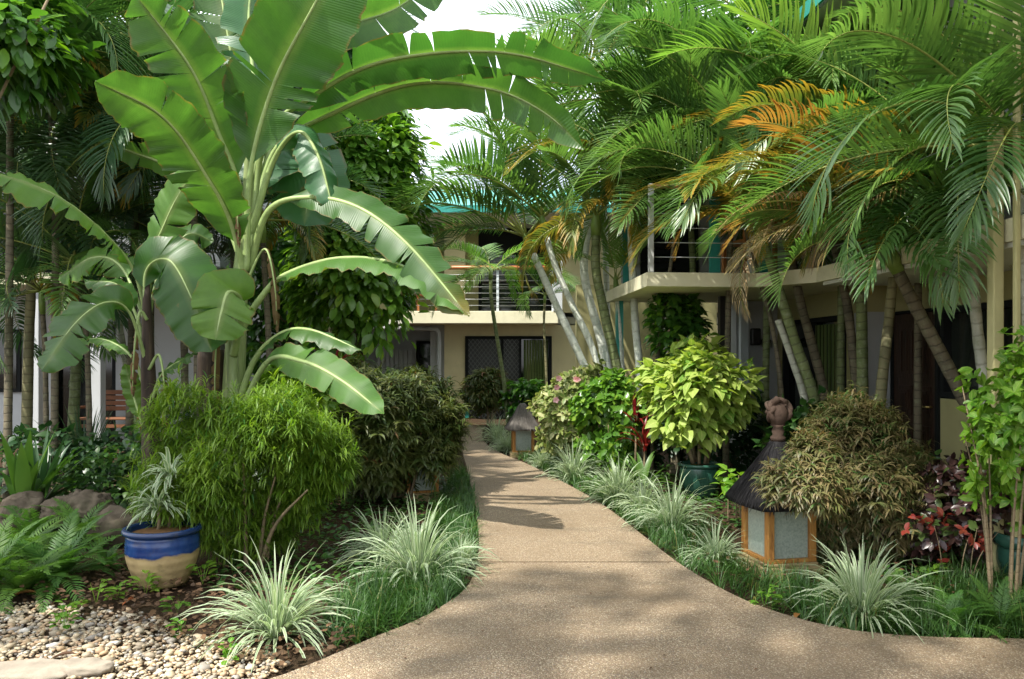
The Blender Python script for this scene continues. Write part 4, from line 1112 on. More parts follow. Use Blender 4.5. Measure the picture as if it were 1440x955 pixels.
# centre clump: pale stems behind the flowering bush   (azimuth 180 = to the left in the picture, 0 = right, 270 = to the camera)
gC = 'pale stemmed golden cane palms in the centre'
palm('leaning pale palm, leftmost of the bare white trunks behind the flowering bush', [(880, 640, 12), (817, 504, 12), (780, 425, 12), (749, 355, 12)], .066, 'barkwhite', 7, 'green', 1, 1.15, (20, 70), group=gC, extra=[(180, 42, 'green', 1.25, 0, 1), (195, 30, 'green', 1.15, .3, 0), (165, 20, 'dark', 1.0, 0, 3), (172, 60, 'green', 1.2, 0, 0)])
palm('pale palm second from the left among the white trunks', [(880, 640, 11.6), (837, 501, 11.6), (806, 432, 11.6), (780, 372, 11.6), (768, 330, 11.6)], .055, 'barkwhite', 7, 'green', 2, 1.0, (20, 80), yel=1, group=gC, extra=[(215, 35, 'green', 1.1, 0, 1)])
palm('straight pale palm third among the white trunks', [(872, 640, 11.8), (850, 501, 11.8), (822, 390, 11.8), (826, 320, 11.8), (822, 262, 11.8)], .07, 'barkwhite', 8, 'green', 3, 1.15, (15, 80), yel=1, group=gC)
palm('mottled palm with yellowing trunk beside the red cordylines', [(888, 660, 11), (872, 540, 11), (850, 440, 11), (838, 380, 11), (838, 330, 11)], .075, 'barkgreen', 7, 'green', 4, 1.1, (10, 70), yel=2, group=gC, extra=[(250, 15, 'yellow', 1.0, 0, 0)])
palm('upright white palm trunk right of the clump, left of the vine column', [(904, 650, 11), (900, 530, 11), (893, 450, 11), (888, 350, 11), (886, 290, 11)], .06, 'barkwhite', 8, 'green', 5, 1.15, (10, 80), yel=2, group=gC, extra=[(255, 10, 'yellow', .9, 0, 2), (300, 30, 'green', 1.1, 0, 1)])
palm('short pale palm between the white trunks', [(884, 650, 11.5), (877, 560, 11.5), (872, 470, 11.5), (868, 420, 11.5)], .045, 'barkwhite', 5, 'lime', 6, .7, (30, 80), group=gC)
palm('tall palm rising behind the white trunks', [(860, 600, 13.5), (850, 300, 13.5), (848, 180, 13.5), (846, 120, 13.5)], .055, 'barkpale', 11, 'green', 7, 1.35, (0, 75), yel=1, group=gC)
palm('tall palm with its crown at the top edge right of the sky gap', [(940, 600, 14), (925, 300, 14), (915, 120, 14), (912, 50, 14)], .06, 'barkpale', 12, 'green', 8, 1.5, (-5, 75), yel=1, group=gC)
# small palms before the sliding door
palm('slim spotted palm in front of the sliding door', [(716, 592, 16), (709, 540, 16), (692, 430, 16), (690, 392, 16)], .045, 'barkgreen', 6, 'lime', 9, .85, (0, 60), group='thin palms before the far door', shaft=.2, extra=[(20, 25, 'lime', .95, 0, 1), (160, 25, 'lime', .95, 0, 1), (200, -10, 'lime', .8, 0, 0)])
palm('thin palm with bending fronds at the right of the sliding door', [(770, 592, 16.5), (768, 520, 16.5), (765, 460, 16.5), (766, 425, 16.5)], .03, 'barkbrown', 5, 'green', 10, .7, (0, 60), group='thin palms before the far door', shaft=.2)
# right clumps
gR = 'golden cane palms along the right building'
Rk = [
 ('mottled green palm leaning left behind the rusty bush', [(1160, 720, 8.6), (1148, 575, 8.6), (1117, 477, 8.6), (1087, 380, 8.6), (1075, 345, 8.6)], .075, 'barkgreen', 8, 'green', 2, 1, 21, 1.0),
 ('broken palm stump with lichen, leftmost beside the number plate', [(1146, 720, 8.9), (1134, 575, 8.9), (1112, 500, 8.9), (1094, 450, 8.9)], .055, 'barkpale', 0, 'green', 0, 0, 22, 1.0),
 ('dark ringed palm leaning left in front of the window', [(1170, 720, 9.0), (1161, 568, 9.0), (1146, 500, 9.0), (1127, 430, 9.0), (1110, 350, 9.0)], .07, 'barkdark', 6, 'green', 1, 1, 23, 1.0),
 ('dark palm trunk crossing the window curtain', [(1222, 720, 8.8), (1206, 560, 8.8), (1193, 440, 8.8), (1176, 355, 8.8), (1170, 310, 8.8)], .065, 'barkdark', 7, 'green', 1, 0, 24, 1.1),
 ('straight green palm before the grey return wall', [(1214, 720, 8.4), (1213, 560, 8.4), (1211, 400, 8.4), (1208, 300, 8.4)], .075, 'barkgreen', 8, 'green', 1, 1, 25, 1.1),
 ('brown palm leaning right between window and door', [(1228, 720, 7.6), (1238, 565, 7.6), (1250, 450, 7.6), (1260, 347, 7.6), (1262, 300, 7.6)], .062, 'barkbrown', 7, 'green', 1, 0, 26, 1.0),
 ('dark forked palm leaning left across the carved door', [(1408, 720, 6.9), (1389, 622, 6.9), (1355, 560, 6.9), (1318, 488, 6.9), (1284, 425, 6.9), (1262, 380, 6.9)], .075, 'barkdark', 5, 'green', 1, 0, 27, .8),
 ('grey palm trunk before the dark doorway under a spreading crown', [(1402, 740, 6.8), (1386, 560, 6.8), (1374, 460, 6.8), (1366, 360, 6.8), (1365, 330, 6.8)], .06, 'barkpale', 9, 'green', 1, 0, 28, 1.0),
 ('pale palm trunk at the right edge of the picture', [(1462, 840, 5.6), (1452, 560, 5.6), (1441, 400, 5.6), (1434, 250, 5.6)], .045, 'barkpale', 9, 'green', 1, 0, 29, 1.0),
]
for lb_, pts, rad, bark, nf, key, ye, de, sd, fs in Rk:
    ex = []; nf = nf + 2 if nf else 0; ye = ye if sd in (21, 24) else 0
    if sd == 21: ex = [(275, 35, 'green', .85, .2, 3), (310, 30, 'green', .85, -.2, 1), (190, 25, 'orange', .7, 0, 1), (225, 35, 'yellow', 1.0, .2, 1), (190, 45, 'yellow', 1.0, -.3, 0), (150, 50, 'green', 1.1, 0, 1), (255, 5, 'yellow', .5, 0, 2)]
    if sd == 24: ex = [(200, 55, 'yellow', 1.15, -.5, 1), (185, 30, 'dead', 1.15, .3, 0), (175, 48, 'yellow', 1.1, .5, 0), (215, 25, 'dead', .9, -.3, 1)]
    if sd == 25: ex = [(260, 25, 'green', .9, .2, 3), (290, 35, 'green', .9, -.2, 1), (195, 20, 'dead', 1.1, .2, 0), (205, 40, 'yellow', 1.2, 0, 0), (180, 70, 'lime', 1.3, 0, 1)]
    if sd == 26: ex = [(190, 48, 'yellow', 1.2, .2, 1), (198, 28, 'yellow', 1.15, -.3, 0), (192, 8, 'dead', 1.15, .2, 0), (203, -2, 'dead', .9, -.4, 1), (172, 36, 'yellow', 1.1, .4, 0), (250, 20, 'green', .8, 0, 3), (120, 60, 'lime', 1.2, 0, 1), (190, 62, 'lime', 1.25, .3, 2)]
    if sd == 27: ex = [(255, 20, 'green', .8, .3, 3), (285, 35, 'green', .85, -.3, 1), (186, 64, 'orange', 1.1, .4, 0), (196, 50, 'yellow', 1.1, -.3, 1), (172, 56, 'yellow', 1.05, .5, 0), (190, 34, 'dead', 1.1, .2, 0), (198, 22, 'dead', 1.0, -.2, 0), (184, 44, 'orange', .95, -.4, 1), (200, 10, 'green', .75, .2, 4), (340, 40, 'yellow', .8, 0, 2)]
    if sd == 28: ex = [(235, 15, 'green', .95, .2, 3), (265, 30, 'green', .9, -.2, 1), (215, 2, 'green', .95, 0, 0), (186, 46, 'yellow', 1.15, .2, 1), (194, 30, 'yellow', 1.1, -.3, 0), (190, 12, 'dead', 1.1, .3, 0), (180, 22, 'yellow', 1.05, 0, 0), (200, 10, 'yellow', .9, 0, 0), (160, 65, 'green', 1.1, .4, 2)]
    if sd == 29: ex = [(215, 25, 'green', .9, .2, 1), (240, 10, 'green', .8, -.2, 3), (200, 5, 'lime', .85, 0, 0), (190, 45, 'green', 1.0, .3, 1)]
    palm(lb_, pts, rad * .86, bark, nf, key, sd, fs, (5, 80), yel=ye, dead=de, group=gR, shaft=.3 if nf else 0, extra=ex)
# fork of the door palm and taller palms filling the upper right
Rt = [
 ('arching palm in front of the balcony corner', [(915, 700, 10.2), (925, 500, 10.2), (945, 360, 10.2), (955, 270, 10.2)], .04, 'barkdark', 11, 'green', 0, 30, 1.0),
 ('palm before the balcony shutters with crown over the slab', [(1112, 690, 9.2), (1090, 480, 9.2), (1055, 350, 9.2), (1040, 270, 9.2)], .045, 'barkdark', 11, 'green', 1, 39, 1.0),
 ('tall palm left of the balcony, its crown against the sky', [(985, 690, 10.5), (975, 400, 10.5), (968, 230, 10.5), (966, 190, 10.5)], .07, 'barkgreen', 12, 'green', 1, 31, 1.15),
 ('tall palm behind the lime bush with crown at mid height', [(1020, 690, 9.6), (1025, 400, 9.6), (1030, 280, 9.6), (1030, 220, 9.6)], .06, 'barkdark', 12, 'green', 2, 32, 1.1),
 ('tall palm over the balcony corner with crown near the top edge', [(1075, 690, 10), (1080, 300, 10), (1082, 130, 10), (1084, 90, 10)], .07, 'barkgreen', 13, 'green', 1, 33, 1.3),
 ('tall bright green palm rising through the middle of the right clump', [(1180, 700, 9), (1185, 300, 9), (1190, 180, 9), (1192, 140, 9)], .07, 'barkgreen', 12, 'lime', 1, 34, 1.15),
 ('tall palm above the carved door with light green fronds', [(1290, 720, 8.2), (1292, 300, 8.2), (1296, 200, 8.2), (1296, 160, 8.2)], .06, 'barkdark', 12, 'green', 1, 35, 1.1),
 ('tall palm whose crown fills the upper right corner', [(1395, 720, 8.0), (1390, 300, 8.0), (1388, 100, 8.0), (1386, 50, 8.0)], .07, 'barkgreen', 13, 'green', 1, 36, 1.2),
 ('tall palm behind the clump with crown at the top edge', [(1240, 660, 10.5), (1236, 200, 10.5), (1232, 60, 10.5), (1232, 10, 10.5)], .08, 'barkgreen', 14, 'green', 1, 37, 1.4),
 ('very tall palm behind the right building', [(1130, 620, 14), (1128, 200, 14), (1124, 0, 14), (1122, -40, 14)], .09, 'barkpale', 14, 'dark', 0, 38, 1.6),
]
for lb_, pts, rad, bark, nf, key, ye, sd, fs in Rt:
    palm(lb_, pts, rad * .68, bark, nf + 3, key, sd, fs, (-15, 80), yel=ye if sd in (32, 33) else 0, group='tall palms filling the upper right')
# left background palms
gL = 'shaded palms behind the banana plants'
Lt = [
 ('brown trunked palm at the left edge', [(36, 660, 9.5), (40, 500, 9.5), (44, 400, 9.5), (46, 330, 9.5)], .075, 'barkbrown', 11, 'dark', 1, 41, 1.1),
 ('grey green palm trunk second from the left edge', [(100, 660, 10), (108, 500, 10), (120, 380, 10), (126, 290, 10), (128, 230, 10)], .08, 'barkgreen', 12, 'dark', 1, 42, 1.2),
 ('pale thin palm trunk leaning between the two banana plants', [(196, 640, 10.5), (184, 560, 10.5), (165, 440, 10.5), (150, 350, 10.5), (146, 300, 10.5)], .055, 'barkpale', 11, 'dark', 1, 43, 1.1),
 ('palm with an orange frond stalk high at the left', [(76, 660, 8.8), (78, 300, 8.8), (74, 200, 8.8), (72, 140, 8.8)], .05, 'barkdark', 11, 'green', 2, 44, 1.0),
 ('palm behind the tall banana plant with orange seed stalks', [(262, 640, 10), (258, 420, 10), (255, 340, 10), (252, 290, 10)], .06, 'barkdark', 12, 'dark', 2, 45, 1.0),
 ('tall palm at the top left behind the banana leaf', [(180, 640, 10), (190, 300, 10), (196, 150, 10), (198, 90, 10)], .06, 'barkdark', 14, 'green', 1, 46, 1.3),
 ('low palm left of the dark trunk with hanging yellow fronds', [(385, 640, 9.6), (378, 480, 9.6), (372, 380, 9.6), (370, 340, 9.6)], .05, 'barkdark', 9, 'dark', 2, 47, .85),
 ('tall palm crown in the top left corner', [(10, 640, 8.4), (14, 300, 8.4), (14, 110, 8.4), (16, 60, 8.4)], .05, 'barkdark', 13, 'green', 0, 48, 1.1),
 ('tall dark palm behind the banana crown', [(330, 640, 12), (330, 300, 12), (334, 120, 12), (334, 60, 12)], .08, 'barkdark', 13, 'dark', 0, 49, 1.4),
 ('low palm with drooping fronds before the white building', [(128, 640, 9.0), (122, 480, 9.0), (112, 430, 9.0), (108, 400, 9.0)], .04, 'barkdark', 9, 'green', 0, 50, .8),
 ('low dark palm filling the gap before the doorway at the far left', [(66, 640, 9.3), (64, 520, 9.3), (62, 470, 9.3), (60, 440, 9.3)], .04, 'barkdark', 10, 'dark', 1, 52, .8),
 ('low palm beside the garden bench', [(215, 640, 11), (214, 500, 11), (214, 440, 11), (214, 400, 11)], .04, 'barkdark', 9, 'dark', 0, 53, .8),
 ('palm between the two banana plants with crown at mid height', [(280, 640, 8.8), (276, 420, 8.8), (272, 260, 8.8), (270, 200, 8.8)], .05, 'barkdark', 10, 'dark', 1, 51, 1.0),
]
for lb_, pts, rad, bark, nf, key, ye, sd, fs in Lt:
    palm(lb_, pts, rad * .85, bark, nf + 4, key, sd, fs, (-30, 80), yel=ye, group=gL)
# ---------- leafy trees and vines
def tree(label, base, trunk_top, c, rad, n, kind, mat, seed, size, r0=.12, group=None, name='leafy_tree', cat='tree', limbs=9, lump=.35, shell=.45, lumps=22):
    e = empty(name, label, cat, base, 0, group)
    mb = MB(); tube(mb, catmull([(0, 0, -.05), (.03, .02, trunk_top * .5), (0, 0, trunk_top)], 14), np.linspace(r0 * 1.3, r0 * .7, 15), 12); mb.obj('trunk', M['barkdark'], e)
    mb = MB(); r = np.random.default_rng(seed + 1)
    for i in range(limbs):
        a = r.uniform(0, 2 * PI); top = np.array(c) + np.array([math.cos(a) * rad[0] * .75, math.sin(a) * rad[1] * .75, r.uniform(-.6, .8) * rad[2]])
        s0 = np.array([0, 0, trunk_top * r.uniform(.6, 1)])
        tube(mb, catmull([s0, s0 * .5 + top * .5 + r.normal(0, .1, 3), top], 10), np.linspace(r0 * .5, .012, 11), 6)
    mb.obj('limbs', M['wood'], e)
    mb = MB(); pos, out, r = crown_points(n, c, rad, seed, lumps=lumps, lump=lump, shell=shell)
    foliage(mb, pos, out, r, kind, size); mb.obj('crown', M[mat], e)
    return e
tree('dense leafy tree column between the banana plant and the far building', GX(497, 12.5), 3.0, (0.0, 0, 3.7), (1.08, .9, 2.35), 9500, 'hang', 'vinebright', 61, .22, .13, lump=.2, lumps=34)
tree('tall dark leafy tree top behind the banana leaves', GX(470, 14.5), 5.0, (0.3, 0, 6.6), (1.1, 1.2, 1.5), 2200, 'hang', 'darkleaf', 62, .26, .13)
tree('vine covered post left of the right balcony', GX(948, 10.2), 2.0, (0, 0, 1.75), (.42, .42, .90), 1500, 'heart', 'vine', 63, .14, .05, name='vine_column', cat='climbing vine', limbs=5)
tree('dark tree mass behind the banana at the left building', GX(410, 15.5), 2.4, (0, 0, 2.7), (1.6, 1.0, 2.3), 3800, 'hang', 'vine', 64, .22, .1)
tree('glossy leaved branches hanging in the top left corner', GX(-60, 7.2), 4.0, (.45, 0, 4.5), (.8, .7, .75), 1700, 'hang', 'vine', 65, .20, .035, limbs=3)
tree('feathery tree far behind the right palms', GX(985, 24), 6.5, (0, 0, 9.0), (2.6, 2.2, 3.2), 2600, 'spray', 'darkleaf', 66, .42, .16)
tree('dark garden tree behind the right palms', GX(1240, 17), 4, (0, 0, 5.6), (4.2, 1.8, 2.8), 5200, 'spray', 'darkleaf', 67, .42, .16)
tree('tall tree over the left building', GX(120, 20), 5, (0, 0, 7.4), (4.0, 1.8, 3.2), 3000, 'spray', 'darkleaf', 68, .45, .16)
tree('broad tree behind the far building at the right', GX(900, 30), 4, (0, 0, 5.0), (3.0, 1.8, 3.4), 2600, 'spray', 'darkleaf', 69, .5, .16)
# unseen canopies added behind the viewer to throw the dappled shade on the foreground
def shade_tree(label, base, zc, off, rad, n, seed, size):
    return tree(label, base, zc - 1.6, (off[0], off[1], zc), rad, n, 'hang', 'vine', seed, size, .14, 'shade trees added behind the viewer', lump=.2, shell=.3, lumps=11)
shade_tree('unseen tree added behind the viewer to shade the right foreground', Vector((-4.6, -2.6, 0)), 17.0, (.2, .9, 0), (4.0, 2.8, 1.3), 1350, 84, .42)
shade_tree('unseen tree added behind the viewer to shade the left beds', Vector((-9.0, -1.5, 0)), 14.0, (0, 2.0, 0), (2.6, 2.2, 1.0), 1300, 81, .38)
# ---------- shrubs
bush('threadleaf_shrub', 'round yellow green shrub with thread fine drooping leaves at the front left', 'shrub', GX(352, 5.95), (0, 0, .72), (.82, .62, .68), 2500, 'thin', 'thread', 101, .11, r0=.02, nst=8, spread=.12)
bush('threadleaf_shrub', 'large dark olive shrub left of the path in the middle distance', 'shrub', GX(562, 8.7), (0, 0, .80), (.84, .70, .86), 3000, 'fine', 'brownleaf', 102, .14, r0=.02, nst=8, spread=.12)
bush('threadleaf_shrub', 'rounded rusty pink shrub beside the large lantern', 'shrub', GX(1205, 6.15), (.03, 0, .62), (.68, .50, .60), 3000, 'fine', 'rustleaf', 103, .095, r0=.018, nst=8, spread=.1, extra=[((-.62, -.66, .74), (.28, .20, .26), 480)])
bush('threadleaf_shrub', 'small rusty sprig rising behind the rusty pink shrub', 'shrub', GX(1192, 6.6), (0, 0, .95), (.32, .26, .30), 420, 'fine', 'rustleaf', 104, .10, nst=4)
bush('lime_shrub', 'bright lime leaved bush growing from the green pot', 'shrub', P(984, 500, 8.9).xy.to_3d(), (.02, 0, 1.20), (.72, .60, .56), 1900, 'heart', 'lime', 105, .17, r0=.022, nst=7, z0=.38, shell=.6)
bush('lime_shrub', 'lime leaved bush under the banana leaves at the left', 'shrub', GX(408, 7.6), (0, 0, 1.22), (.46, .42, .38), 700, 'heart', 'limegreen', 106, .15, nst=5)
bush('lime_shrub', 'low lime seedling beside the black thatch', 'shrub', GX(1028, 7.4), (0, 0, .42), (.16, .14, .14), 60, 'heart', 'limegreen', 107, .14, nst=3, r0=.008)
bush('flowering_shrub', 'cream and green variegated shrub with pink flowers in the centre', 'shrub', GX(808, 11.0), (0, 0, .76), (.66, .55, .78), 2000, 'oval', 'variegated', 108, .11, nst=7)
bush('flowering_shrub', 'darker green glossy part shrub right of the variegated one', 'shrub', GX(856, 10.3), (0, 0, .70), (.50, .45, .72), 1100, 'oval', 'vinebright', 109, .12, nst=6)
bush('sapling', 'bright green round leaved sapling at the right edge', 'shrub', GX(1415, 5.0), (.05, 0, 1.15), (.34, .30, .66), 420, 'oval', 'limegreen', 110, .085, nst=9, r0=.012, shell=.2)
bush('copper_shrub', 'low dark maroon shrub with red leaves at the right', 'shrub', GX(1385, 5.8), (0, 0, .48), (.72, .45, .50), 1300, 'oval', 'copper', 111, .085, nst=7, r0=.01)
bush('copper_shrub', 'patch of scarlet leaves in front of the maroon shrub', 'shrub', GX(1345, 5.45), (0, 0, .38), (.40, .2, .26), 22, 'oval', 'copperred', 112, .06, nst=4, r0=.006)
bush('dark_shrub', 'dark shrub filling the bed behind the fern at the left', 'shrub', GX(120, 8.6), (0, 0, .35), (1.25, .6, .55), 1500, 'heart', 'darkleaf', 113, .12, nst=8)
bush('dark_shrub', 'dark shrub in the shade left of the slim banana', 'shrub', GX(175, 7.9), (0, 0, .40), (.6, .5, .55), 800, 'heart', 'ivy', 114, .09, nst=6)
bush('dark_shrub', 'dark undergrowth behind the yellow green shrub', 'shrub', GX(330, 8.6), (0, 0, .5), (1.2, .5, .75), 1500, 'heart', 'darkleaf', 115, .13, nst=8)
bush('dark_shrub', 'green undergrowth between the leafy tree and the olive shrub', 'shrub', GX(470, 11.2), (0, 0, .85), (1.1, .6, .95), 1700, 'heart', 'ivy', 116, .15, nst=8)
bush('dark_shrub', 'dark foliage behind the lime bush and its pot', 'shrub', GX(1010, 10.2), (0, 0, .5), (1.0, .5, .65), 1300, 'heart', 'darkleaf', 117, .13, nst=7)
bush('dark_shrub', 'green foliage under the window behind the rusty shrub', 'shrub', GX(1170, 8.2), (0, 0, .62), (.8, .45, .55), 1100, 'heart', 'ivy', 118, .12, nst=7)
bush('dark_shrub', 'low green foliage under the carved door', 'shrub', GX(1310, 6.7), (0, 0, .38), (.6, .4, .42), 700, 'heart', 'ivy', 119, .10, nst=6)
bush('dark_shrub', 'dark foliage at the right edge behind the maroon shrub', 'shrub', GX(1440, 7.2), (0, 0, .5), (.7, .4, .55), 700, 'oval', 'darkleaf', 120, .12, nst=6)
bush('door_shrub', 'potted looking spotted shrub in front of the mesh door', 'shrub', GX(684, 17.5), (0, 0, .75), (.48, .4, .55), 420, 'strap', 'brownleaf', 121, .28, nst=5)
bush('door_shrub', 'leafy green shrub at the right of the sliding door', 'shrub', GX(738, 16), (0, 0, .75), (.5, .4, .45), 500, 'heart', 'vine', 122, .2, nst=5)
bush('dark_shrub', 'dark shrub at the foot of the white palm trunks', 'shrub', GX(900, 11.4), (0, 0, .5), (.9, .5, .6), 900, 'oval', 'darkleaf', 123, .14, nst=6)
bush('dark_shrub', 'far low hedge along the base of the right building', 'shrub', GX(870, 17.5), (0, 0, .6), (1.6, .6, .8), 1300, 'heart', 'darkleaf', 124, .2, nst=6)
# flowers on the centre shrub
rr_ = random.Random(3)
fb_ = [o for o in COL.objects if 'with pink flowers' in o.get('label', '')][0]
for i in range(9):
    fe = MB()
    for k in range(5):
        a = k * 2 * PI / 5
        ribbons(fe, np.zeros((1, 3)), np.array([[math.cos(a), -.4, math.sin(a)]]), np.array([0, -1., .2]), .05, .02, .1, 3, None, PR_OVAL)
    lathe(fe, [(0, -.008), (.009, -.004), (.009, .006), (0, .010)], 8)
    fo_ = fe.obj('flower', M['pink'], fb_)
    fo_.location = P(rr_.uniform(765, 835), rr_.uniform(530, 590), 10.5) - fb_.location
    fo_.rotation_euler = (rr_.uniform(-.4, .4), 0, rr_.uniform(-.6, .6))
# cordylines
def rosette(name, label, cat, loc, n, L, W, mat, seed, hz=.5, group=None, elr=(20, 85), bend=(.5, 1.3), stemr=.015, prof=PR_LANCE):
    e = empty(name, label, cat, loc, 0, group)
    r = np.random.default_rng(seed)
    if hz > .05:
        mb = MB(); tube(mb, [(0, 0, -.02), (.01, 0, hz * .5), (0, 0, hz)], [stemr * 1.2, stemr, stemr * .8], 7); mb.obj('stem', M['wood'], e)
    mb = MB(); a = r.uniform(0, 2 * PI, n); l = np.radians(r.uniform(*elr, n))
    d = np.stack([np.cos(a) * np.cos(l), np.sin(a) * np.cos(l), np.sin(l)], 1)
    p = np.stack([np.cos(a) * stemr, np.sin(a) * stemr, hz + r.uniform(-.25, .02, n) * min(hz, .6)], 1)
    up = np.stack([-np.cos(a) * np.sin(l), -np.sin(a) * np.sin(l), np.cos(l) + .1], 1)
    ribbons(mb, p, d, up, L * r.uniform(.6, 1.1, n), W, r.uniform(*bend, n), 7, None, prof, .3)
    mb.obj('leaves', M[mat], e)
    return e
gK = 'red leaved cordylines'
for lb_, px, d_, hz, L, mt, sd in (
    ('red cordyline with arching leaves above the olive shrub', 470, 9.8, 1.45, .50, 'red', 1),
    ('dark red cordyline low behind the olive shrub', 500, 9.6, 1.15, .42, 'red', 2),
    ('red cordyline at the foot of the white palm trunks', 893, 10.0, .85, .42, 'red', 3),
    ('low red cordyline left of the lime bush', 905, 9.6, .55, .38, 'red', 4)):
    rosette('cordyline', lb_, 'cordyline', GX(px, d_), 26, L, .02, mt, 200 + sd, hz, gK)
rosette('strap_plant', 'pale green strap leaved plant behind the olive shrub', 'plant', GX(525, 9.8), 50, .5, .02, 'variegated', 210, 1.05, None)
rosette('potted_dracaena', 'white edged spidery plant growing in the blue and cream pot', 'plant', GX(222, 5.52) + Vector((0, 0, .36)), 80, .27, .016, 'spider', 211, .16, None, (10, 85), (.8, 1.8), .012)
rosette('potted_dracaena', 'second white edged rosette rising at the back of the blue and cream pot', 'plant', GX(238, 5.6) + Vector((0, 0, .36)), 60, .26, .015, 'spider', 212, .40, None, (0, 80), (.8, 1.8), .012)
rosette('fan_plant', 'spiky dark fan plant at the left edge', 'plant', GX(55, 7.7), 34, .8, .035, 'palmdark', 213, .12, None, (35, 88), (.1, .6))
rosette('fan_plant', 'broad pleated green leaves behind the left rocks', 'plant', GX(34, 7.4), 9, .75, .07, 'fern', 214, .15, None, (50, 85), (.1, .4))
rosette('grass_tuft', 'tall thin dark green blades in front of the wooden bench', 'plant', GX(118, 9.2), 60, 1.0, .012, 'palmdark', 215, .1, None, (55, 88), (.2, .8))
rosette('strap_plant', 'broad bluish strap leaved plant right of the path behind the ribbon grass', 'plant', GX(905, 9.0), 26, .5, .04, 'ivy', 216, .08, None, (25, 80), (.5, 1.2))
rosette('strap_plant', 'dark broad leaved plant left of the window pier', 'plant', GX(1098, 8.6), 14, .55, .05, 'ivy', 217, .65, None, (30, 85), (.3, .9))
# ---------- ribbon grass clumps
SPV = []
def grass_mesh(n, L, W, seed, mat, elr=(18, 88), bend=(.7, 1.7), r0=.06, segs=7):
    r = np.random.default_rng(seed); mb = MB()
    a = r.uniform(0, 2 * PI, n); l = np.radians(elr[0] + (elr[1] - elr[0]) * r.random(n) ** .8)
    d = np.stack([np.cos(a) * np.cos(l), np.sin(a) * np.cos(l), np.sin(l)], 1)
    q = r0 * np.sqrt(r.random(n))
    p = np.stack([np.cos(a) * q, np.sin(a) * q, np.full(n, -.01)], 1)
    up = np.stack([-np.cos(a) * np.sin(l), -np.sin(a) * np.sin(l), np.cos(l) + .15], 1) + r.normal(0, .2, (n, 3))
    ribbons(mb, p, d, up, L * r.uniform(.55, 1.15, n), W * r.uniform(.7, 1.2, n), r.uniform(*bend, n), segs, None, PR_GRASS, .35)
    return mb.mesh('ribbon_blades', M[mat])
for i in range(4): SPV.append(grass_mesh(230, .58, .0088, 300 + i, 'spider'))
gS = 'white striped ribbon grass clumps along the path'
SP = [
 (388, 893, .92, 'largest white striped grass clump at the bottom left of the path'),
 (588, 818, 1.05, 'big striped grass clump at the left path edge before the half buried lantern'),
 (540, 790, .8, 'striped grass clump leaning out behind the left big clump'),
 (1212, 868, .95, 'striped grass clump at the right front beside the path curve'),
 (945, 745, .92, 'striped grass clump at the right path edge before the green pot'),
 (870, 706, .95, 'striped grass clump third from the front on the right path edge'),
 (905, 722, .75, 'small striped clump wedged between two bigger ones right of the path'),
 (806, 676, .95, 'striped grass clump on the right edge where the path narrows'),
 (1006, 790, .62, 'thin striped grass clump left of the large lantern'),
 (762, 656, .55, 'striped grass clump below the distant lantern'),
 (716, 636, .7, 'striped grass clump left of the distant lantern'),
 (700, 622, .9, 'farthest striped grass clump at the path end'),
 (708, 634, .6, 'striped clump crowded between the two farthest ones'),
 (648, 800, .5, 'small striped tuft at the left path edge'),
]
for i, (px, py, s_, lb_) in enumerate(SP):
    o = link('ribbon_grass', SPV[i % 4], None, G(px, py))
    o.rotation_euler = (0, 0, i * 1.7); o.scale = (s_, s_, s_ * random.uniform(.9, 1.05))
    tag(o, lb_, 'grass clump', gS)
# ---------- mondo grass and ground cover borders (uncountable)
def cover(name, label, polys, n, L, W, mat, kind='grass', seed=0, cat='ground cover'):
    mb = MB()
    for (poly, frac) in polys:
        gp = [(G(*p).x, G(*p).y) for p in poly]
        x, y = scatter_poly(gp, int(n * frac))
        k0 = ~inpoly(x, y, path_poly)
        x, y = x[k0], y[k0]
        if kind == 'grass':
            cx = np.round(x / .11) * .11 + np.sin(np.round(y / .11) * 7.3) * .04; cy = np.round(y / .11) * .11 + np.sin(np.round(x / .11) * 5.1) * .04
            dx, dy = x - cx, y - cy
            a = np.arctan2(dy, dx) + rg.normal(0, .5, len(x)); l = np.radians(rg.uniform(35, 85, len(x)))
            px = cx + dx * .35; py = cy + dy * .35
            d = np.stack([np.cos(a) * np.cos(l), np.sin(a) * np.cos(l), np.sin(l)], 1)
            ribbons(mb, np.stack([px, py, np.full(len(x), -.02)], 1), d, np.stack([-np.cos(a), -np.sin(a), np.full(len(x), .6)], 1), L * rg.uniform(.5, 1.15, len(x)), W, rg.uniform(.6, 1.7, len(x)), 5, None, PR_GRASS, .3)
        else:
            a = rg.uniform(0, 2 * PI, len(x)); z = rg.random(len(x)) * .10
            d = np.stack([np.cos(a), np.sin(a), rg.uniform(-.2, .5, len(x))], 1)
            ribbons(mb, np.stack([x, y, z], 1), d, np.array([0, 0, 1.]) + rg.normal(0, .3, (len(x), 3)), L * rg.uniform(.5, 1.2, len(x)), L * .33, .5, 3, None, PR_OVAL, .15)
    o = mb.obj(name, M[mat]); tag(o, label, cat, kind='stuff'); return o
cover('mondo_grass', 'dark green mondo grass bordering the left path edge', [([(455, 860), (470, 905), (520, 903), (580, 880), (628, 853), (655, 828), (620, 800), (520, 820)], .5), ([(600, 800), (665, 800), (672, 760), (668, 710), (655, 665), (640, 665), (620, 700), (600, 740)], .5)], 6500, .24, .0032, 'liriope')
cover('mondo_grass', 'green mondo grass bordering the right path edge', [([(700, 630), (742, 650), (800, 682), (850, 712), (900, 750), (960, 798), (1040, 842), (1110, 868), (1110, 820), (1040, 800), (1000, 745), (900, 700), (820, 660), (760, 635)], .6), ([(1110, 868), (1200, 892), (1300, 901), (1500, 905), (1500, 800), (1360, 800), (1250, 850), (1110, 820)], .4)], 15000, .24, .0032, 'liriope')
